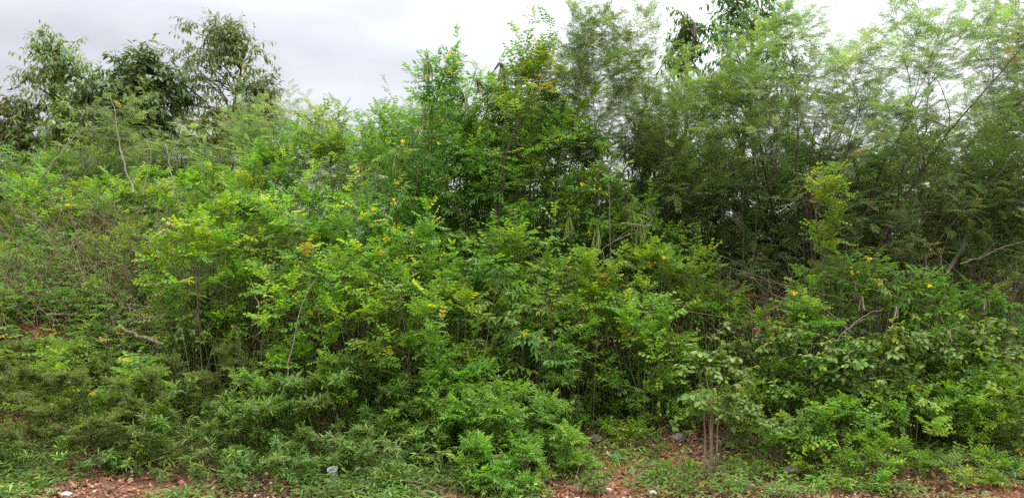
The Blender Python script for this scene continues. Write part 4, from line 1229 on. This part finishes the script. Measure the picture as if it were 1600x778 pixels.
# gravel
ico = bmesh.new(); bmesh.ops.create_icosphere(ico, subdivisions=1, radius=1)
iv = np.array([v.co[:] for v in ico.verts]); fi_ = np.array([[v.index for v in f.verts] for f in ico.faces]).ravel(); ico.free()
n_ = 16000
x, y = spots(n_, 4.7, 7.2, pw=1.8)
pt = np.sin(x * 1.1 + .4) + .6 * np.sin(x * 2.9 - y * 2)
keep = g.random(n_) < np.clip(.45 + .4 * pt, .12, 1)
x, y = x[keep], y[keep]; n_ = len(x)
s_ = .005 + .015 * g.random(n_) ** 2.2
sc3 = s_[:, None] * g.uniform(.6, 1.3, (n_, 3))
V = iv[None] * sc3[:, None, :] * g.uniform(.8, 1.2, (n_, 12, 1))
V = V + np.stack([x, y, ground_z(x, y) + s_ * .4], 1)[:, None, :]
lo = (fi_[None] + (np.arange(n_) * 12)[:, None]).ravel()
stuff('gravel', build_mesh('gravel', V.reshape(-1, 3), lo, np.full(n_ * 20, 3), [M['gravel']], np.repeat(g.random(n_), 12)), 'reddish gravel on the bare soil')


# low ground cover: small weeds
def cover(name, label, kind, material, n_pl, leaves, y0, y1, sc, hgt, thr, spread, xr=None, pw=1.3, clear=.8):
    x, y = spots(n_pl, y0, y1, pw=pw)
    if xr:
        x = g.uniform(xr[0], xr[1], n_pl)
    nv = np.sin(x * 2.3 + .7) * np.sin(y * 2.9 + 1.1) + .6 * np.sin(x * 5.1 + y * 3.7)
    keep = (nv > thr) & ~((x > .25) & (x < 3.1) & (y < 8.3) & (g.random(n_pl) < clear))
    x, y = x[keep], y[keep]
    k_ = len(x)
    li = np.repeat(np.arange(k_), leaves)
    m_ = len(li)
    P = np.stack([x[li] + g.normal(0, spread, m_), y[li] + g.normal(0, spread, m_), np.zeros(m_)], 1)
    hh = g.random(m_) ** .8 * hgt * np.repeat(g.uniform(.4, 1.2, k_), leaves)
    P[:, 2] = ground_z(P[:, 0], P[:, 1]) + .01 + hh
    a = g.uniform(0, 6.28, m_)
    D = np.stack([np.cos(a), np.sin(a), g.uniform(-.1, .7, m_)], 1)
    V, lo, si, tt = scatter(kind, P, D, np.array([0, 0, 1.]) + g.normal(0, .3, (m_, 3)), g.uniform(.6, 1.1, m_) * sc, np.clip(np.repeat(g.normal(.45, .2, k_), leaves) + g.normal(0, .12, m_), 0, .96), g)
    return stuff(name, build_mesh(name, V, lo, si, [M[material]], tt), label)


cover('ground_cover', 'small narrow-leaved weeds covering the ground', 'lance', 'lance', 900, 26, 5.4, 8.2, .9, .12, -.15, .07)
cover('front_weeds', 'low green weeds along the front edge of the soil', 'lance', 'lance', 1000, 20, 5.0, 6.2, .85, .09, 0, .06)
cover('creeping_weeds', 'creeping small-leaved weeds on the soil', 'fine', 'fine', 900, 40, 5.2, 9, 1.0, .10, -.1, .08)
cover('undergrowth', 'leafy undergrowth filling the ground inside the thicket', 'tecoma', 'tecoma', 1500, 20, 7.6, 12.5, .75, .55, -.7, .14, pw=1.0)
cover('low_undergrowth', 'small-leaved undergrowth between the stems', 'senna', 'senna', 900, 22, 7.0, 11.5, .9, .6, -.4, .16, pw=1.0)
cover('bank_weeds', 'green weeds on the left bank', 'senna', 'senna', 420, 18, 6.9, 9.6, .75, .22, -.9, .12, xr=(-6.6, -2.6))

cover('grass_blades', 'thin grass blades among the front weeds', 'grass', 'lance', 520, 9, 5.3, 7.6, .55, .02, -.3, .025)
cover('litter_weeds', 'scattered small weeds growing through the leaf litter', 'lance', 'sprout', 330, 14, 5.3, 7.6, .9, .10, -.3, .05, xr=(.3, 3.6), clear=0)
# dry weed stalks on the left bank, dry stems at right
def stalks(name, label, n_, xr, yr, hmin, hmax, lean, r=.0022, material='dry', z0=0.0):
    x = g.uniform(*xr, n_); y = g.uniform(*yr, n_)
    h = g.uniform(hmin, hmax, n_)
    t = np.linspace(0, 1, 5)
    d = np.clip(g.normal(0, lean, (n_, 2)), -1.3 * lean, 1.3 * lean)
    bend = np.clip(g.normal(0, lean * .8, (n_, 2)), -lean, lean)
    L = np.zeros((n_, 5, 3))
    L[:, :, 0] = x[:, None] + (d[:, :1] * t + bend[:, :1] * t ** 2) * h[:, None]
    L[:, :, 1] = y[:, None] + (d[:, 1:] * t + bend[:, 1:] * t ** 2) * h[:, None]
    L[:, :, 2] = ground_z(x, y)[:, None] - .02 + z0 * g.random(n_)[:, None] + h[:, None] * t * (1 - .25 * t * np.abs(bend).sum(1)[:, None])
    V, lo, si = tubes(L, np.full((n_, 5), r) * np.linspace(1.2, .5, 5), 3)
    return stuff(name, build_mesh(name, V, lo, si, [M[material]], np.repeat(g.random(n_), 15)), label)


stalks('dry_weeds', 'tangled brown dry weed stalks standing on the left bank', 2000, (-6.6, -2.9), (8.1, 10.0), .25, .7, .28)
stalks('dry_twigs', 'thin bare twigs tangled inside the thicket', 3000, (-5.5, 6.5), (7.2, 9.6), .4, 1.1, .55, .0022, z0=.9)
stalks('thin_stems', 'thin upright bare stems standing in the shade of the thicket', 280, (-3.2, 5.5), (6.7, 8.6), .7, 1.7, .14, .003, material='dry_dark')
stalks('dry_stems', 'dry arching stems mixed into the shrubs at the right edge', 900, (3.8, 6.2), (8.0, 9.2), .7, 1.9, .8, .0026, z0=.3)
stalks('foreground_twigs', 'small dead twigs lying among the front weeds', 1100, (-4.6, 4.6), (5.3, 7.2), .08, .3, .9, .0016)

# brush pile under the fallen branches
x = g.uniform(-4.4, -2.9, 260); y = g.uniform(7.4, 8.4, 260)
a = g.normal(0, .5, 260)
t = np.linspace(-.5, .5, 4)
ln_ = g.uniform(.2, .8, 260)
L = np.stack([x[:, None] + np.cos(a)[:, None] * t * ln_[:, None], y[:, None] + np.sin(a)[:, None] * t * ln_[:, None], (ground_z(x, y) + g.uniform(.01, .22, 260))[:, None] + g.normal(0, .12, 260)[:, None] * t], -1)
L += g.normal(0, .008, L.shape)
V, lo, si = tubes(L, np.full((260, 4), .005) * g.uniform(.4, 1.5, (260, 1)), 4)
stuff('brush_pile', build_mesh('brush_pile', V, lo, si, [M['dry']], np.repeat(g.random(260), 16)), 'heap of dead sticks under the fallen branches')

# far wood behind everything
n_ = 60000
y = g.uniform(20, 30, n_); x = (g.random(n_) * 2 - 1) * y * .85
hh = 2.6 + .7 * np.sin(x * .5 + 1) + .5 * np.sin(x * 1.3 + y)
z = g.random(n_) ** .7 * hh
P = np.stack([x, y, z], 1)
V, lo, si, tt = scatter('tree', P, g.normal(0, 1, (n_, 3)), np.array([0, 0, 1.]) + g.normal(0, .5, (n_, 3)), g.uniform(1.0, 2.2, n_), np.clip(g.normal(.45, .2, n_), 0, .94), g)
stuff('distant_scrub', build_mesh('distant_scrub', V, lo, si, [M['tree_dark']], tt), 'far scrub closing the view behind the thicket')

# ================================================================== last plants, closing the remaining gaps
for name, sp, px, Y, top, w, lab, cat, grp, kw in [
    ('weed_shrub', 'senna', 25, 8.7, 385, 110, 'loose green shrub in front of the dry weeds at the very left edge', SHR, G_SEN, dict(sparse=.7, shoots=.3)),
    ('weed_shrub', 'senna', 120, 9.0, 358, 110, 'loose shrub around the thin dark reddish stem, behind the brown dry weeds', SHR, G_SEN, dict(sparse=.7, shoots=.3)),
    ('weed_shrub', 'senna', 200, 9.0, 350, 110, 'loose shrub below the bare grey sapling stems', SHR, G_SEN, dict(sparse=.8, shoots=.3)),
    ('weed_shrub', 'tecoma', 60, 9.6, 318, 120, 'dull shrub under the leaning pale branches at far left', SHR, G_DEEP, dict(sparse=.8)),
    ('seedling_clump', 'sprout', 660, 6.7, 575, 60, 'small bright leaf fan at the left end of the fresh green clump', FO, G_SPR, {}),
    ('seedling_clump', 'sprout', 745, 6.6, 548, 90, 'tallest loose sprays behind the fresh green clump at lower centre', FO, G_SPR, dict(shoots=.3)),
    ('round_leaf_shrub', 'senna', 1165, 6.5, 600, 100, 'loose leafy shrub behind the stems of the four-stemmed sapling', SHR, G_SEN, dict(sparse=.8, shoots=.3)),
    ('round_leaf_shrub', 'senna', 1275, 6.0, 625, 90, 'loose upright shrub right of the large grey rock', SHR, G_SEN, dict(sparse=.8, shoots=.3)),
    ('round_leaf_shrub', 'ovate', 1040, 6.7, 630, 80, 'small broad-leaved shrub behind the low yellow green bush', SHR, G_VINE, dict(shoots=.3)),
    ('round_leaf_shrub', 'senna', 1580, 6.0, 560, 100, 'tall loose shrub at the right edge above the corner plants', SHR, G_SEN, dict(sparse=.8, shoots=.3)),
]:
    plant(name, sp, px, Y, top, w, lab, cat, grp, **kw)
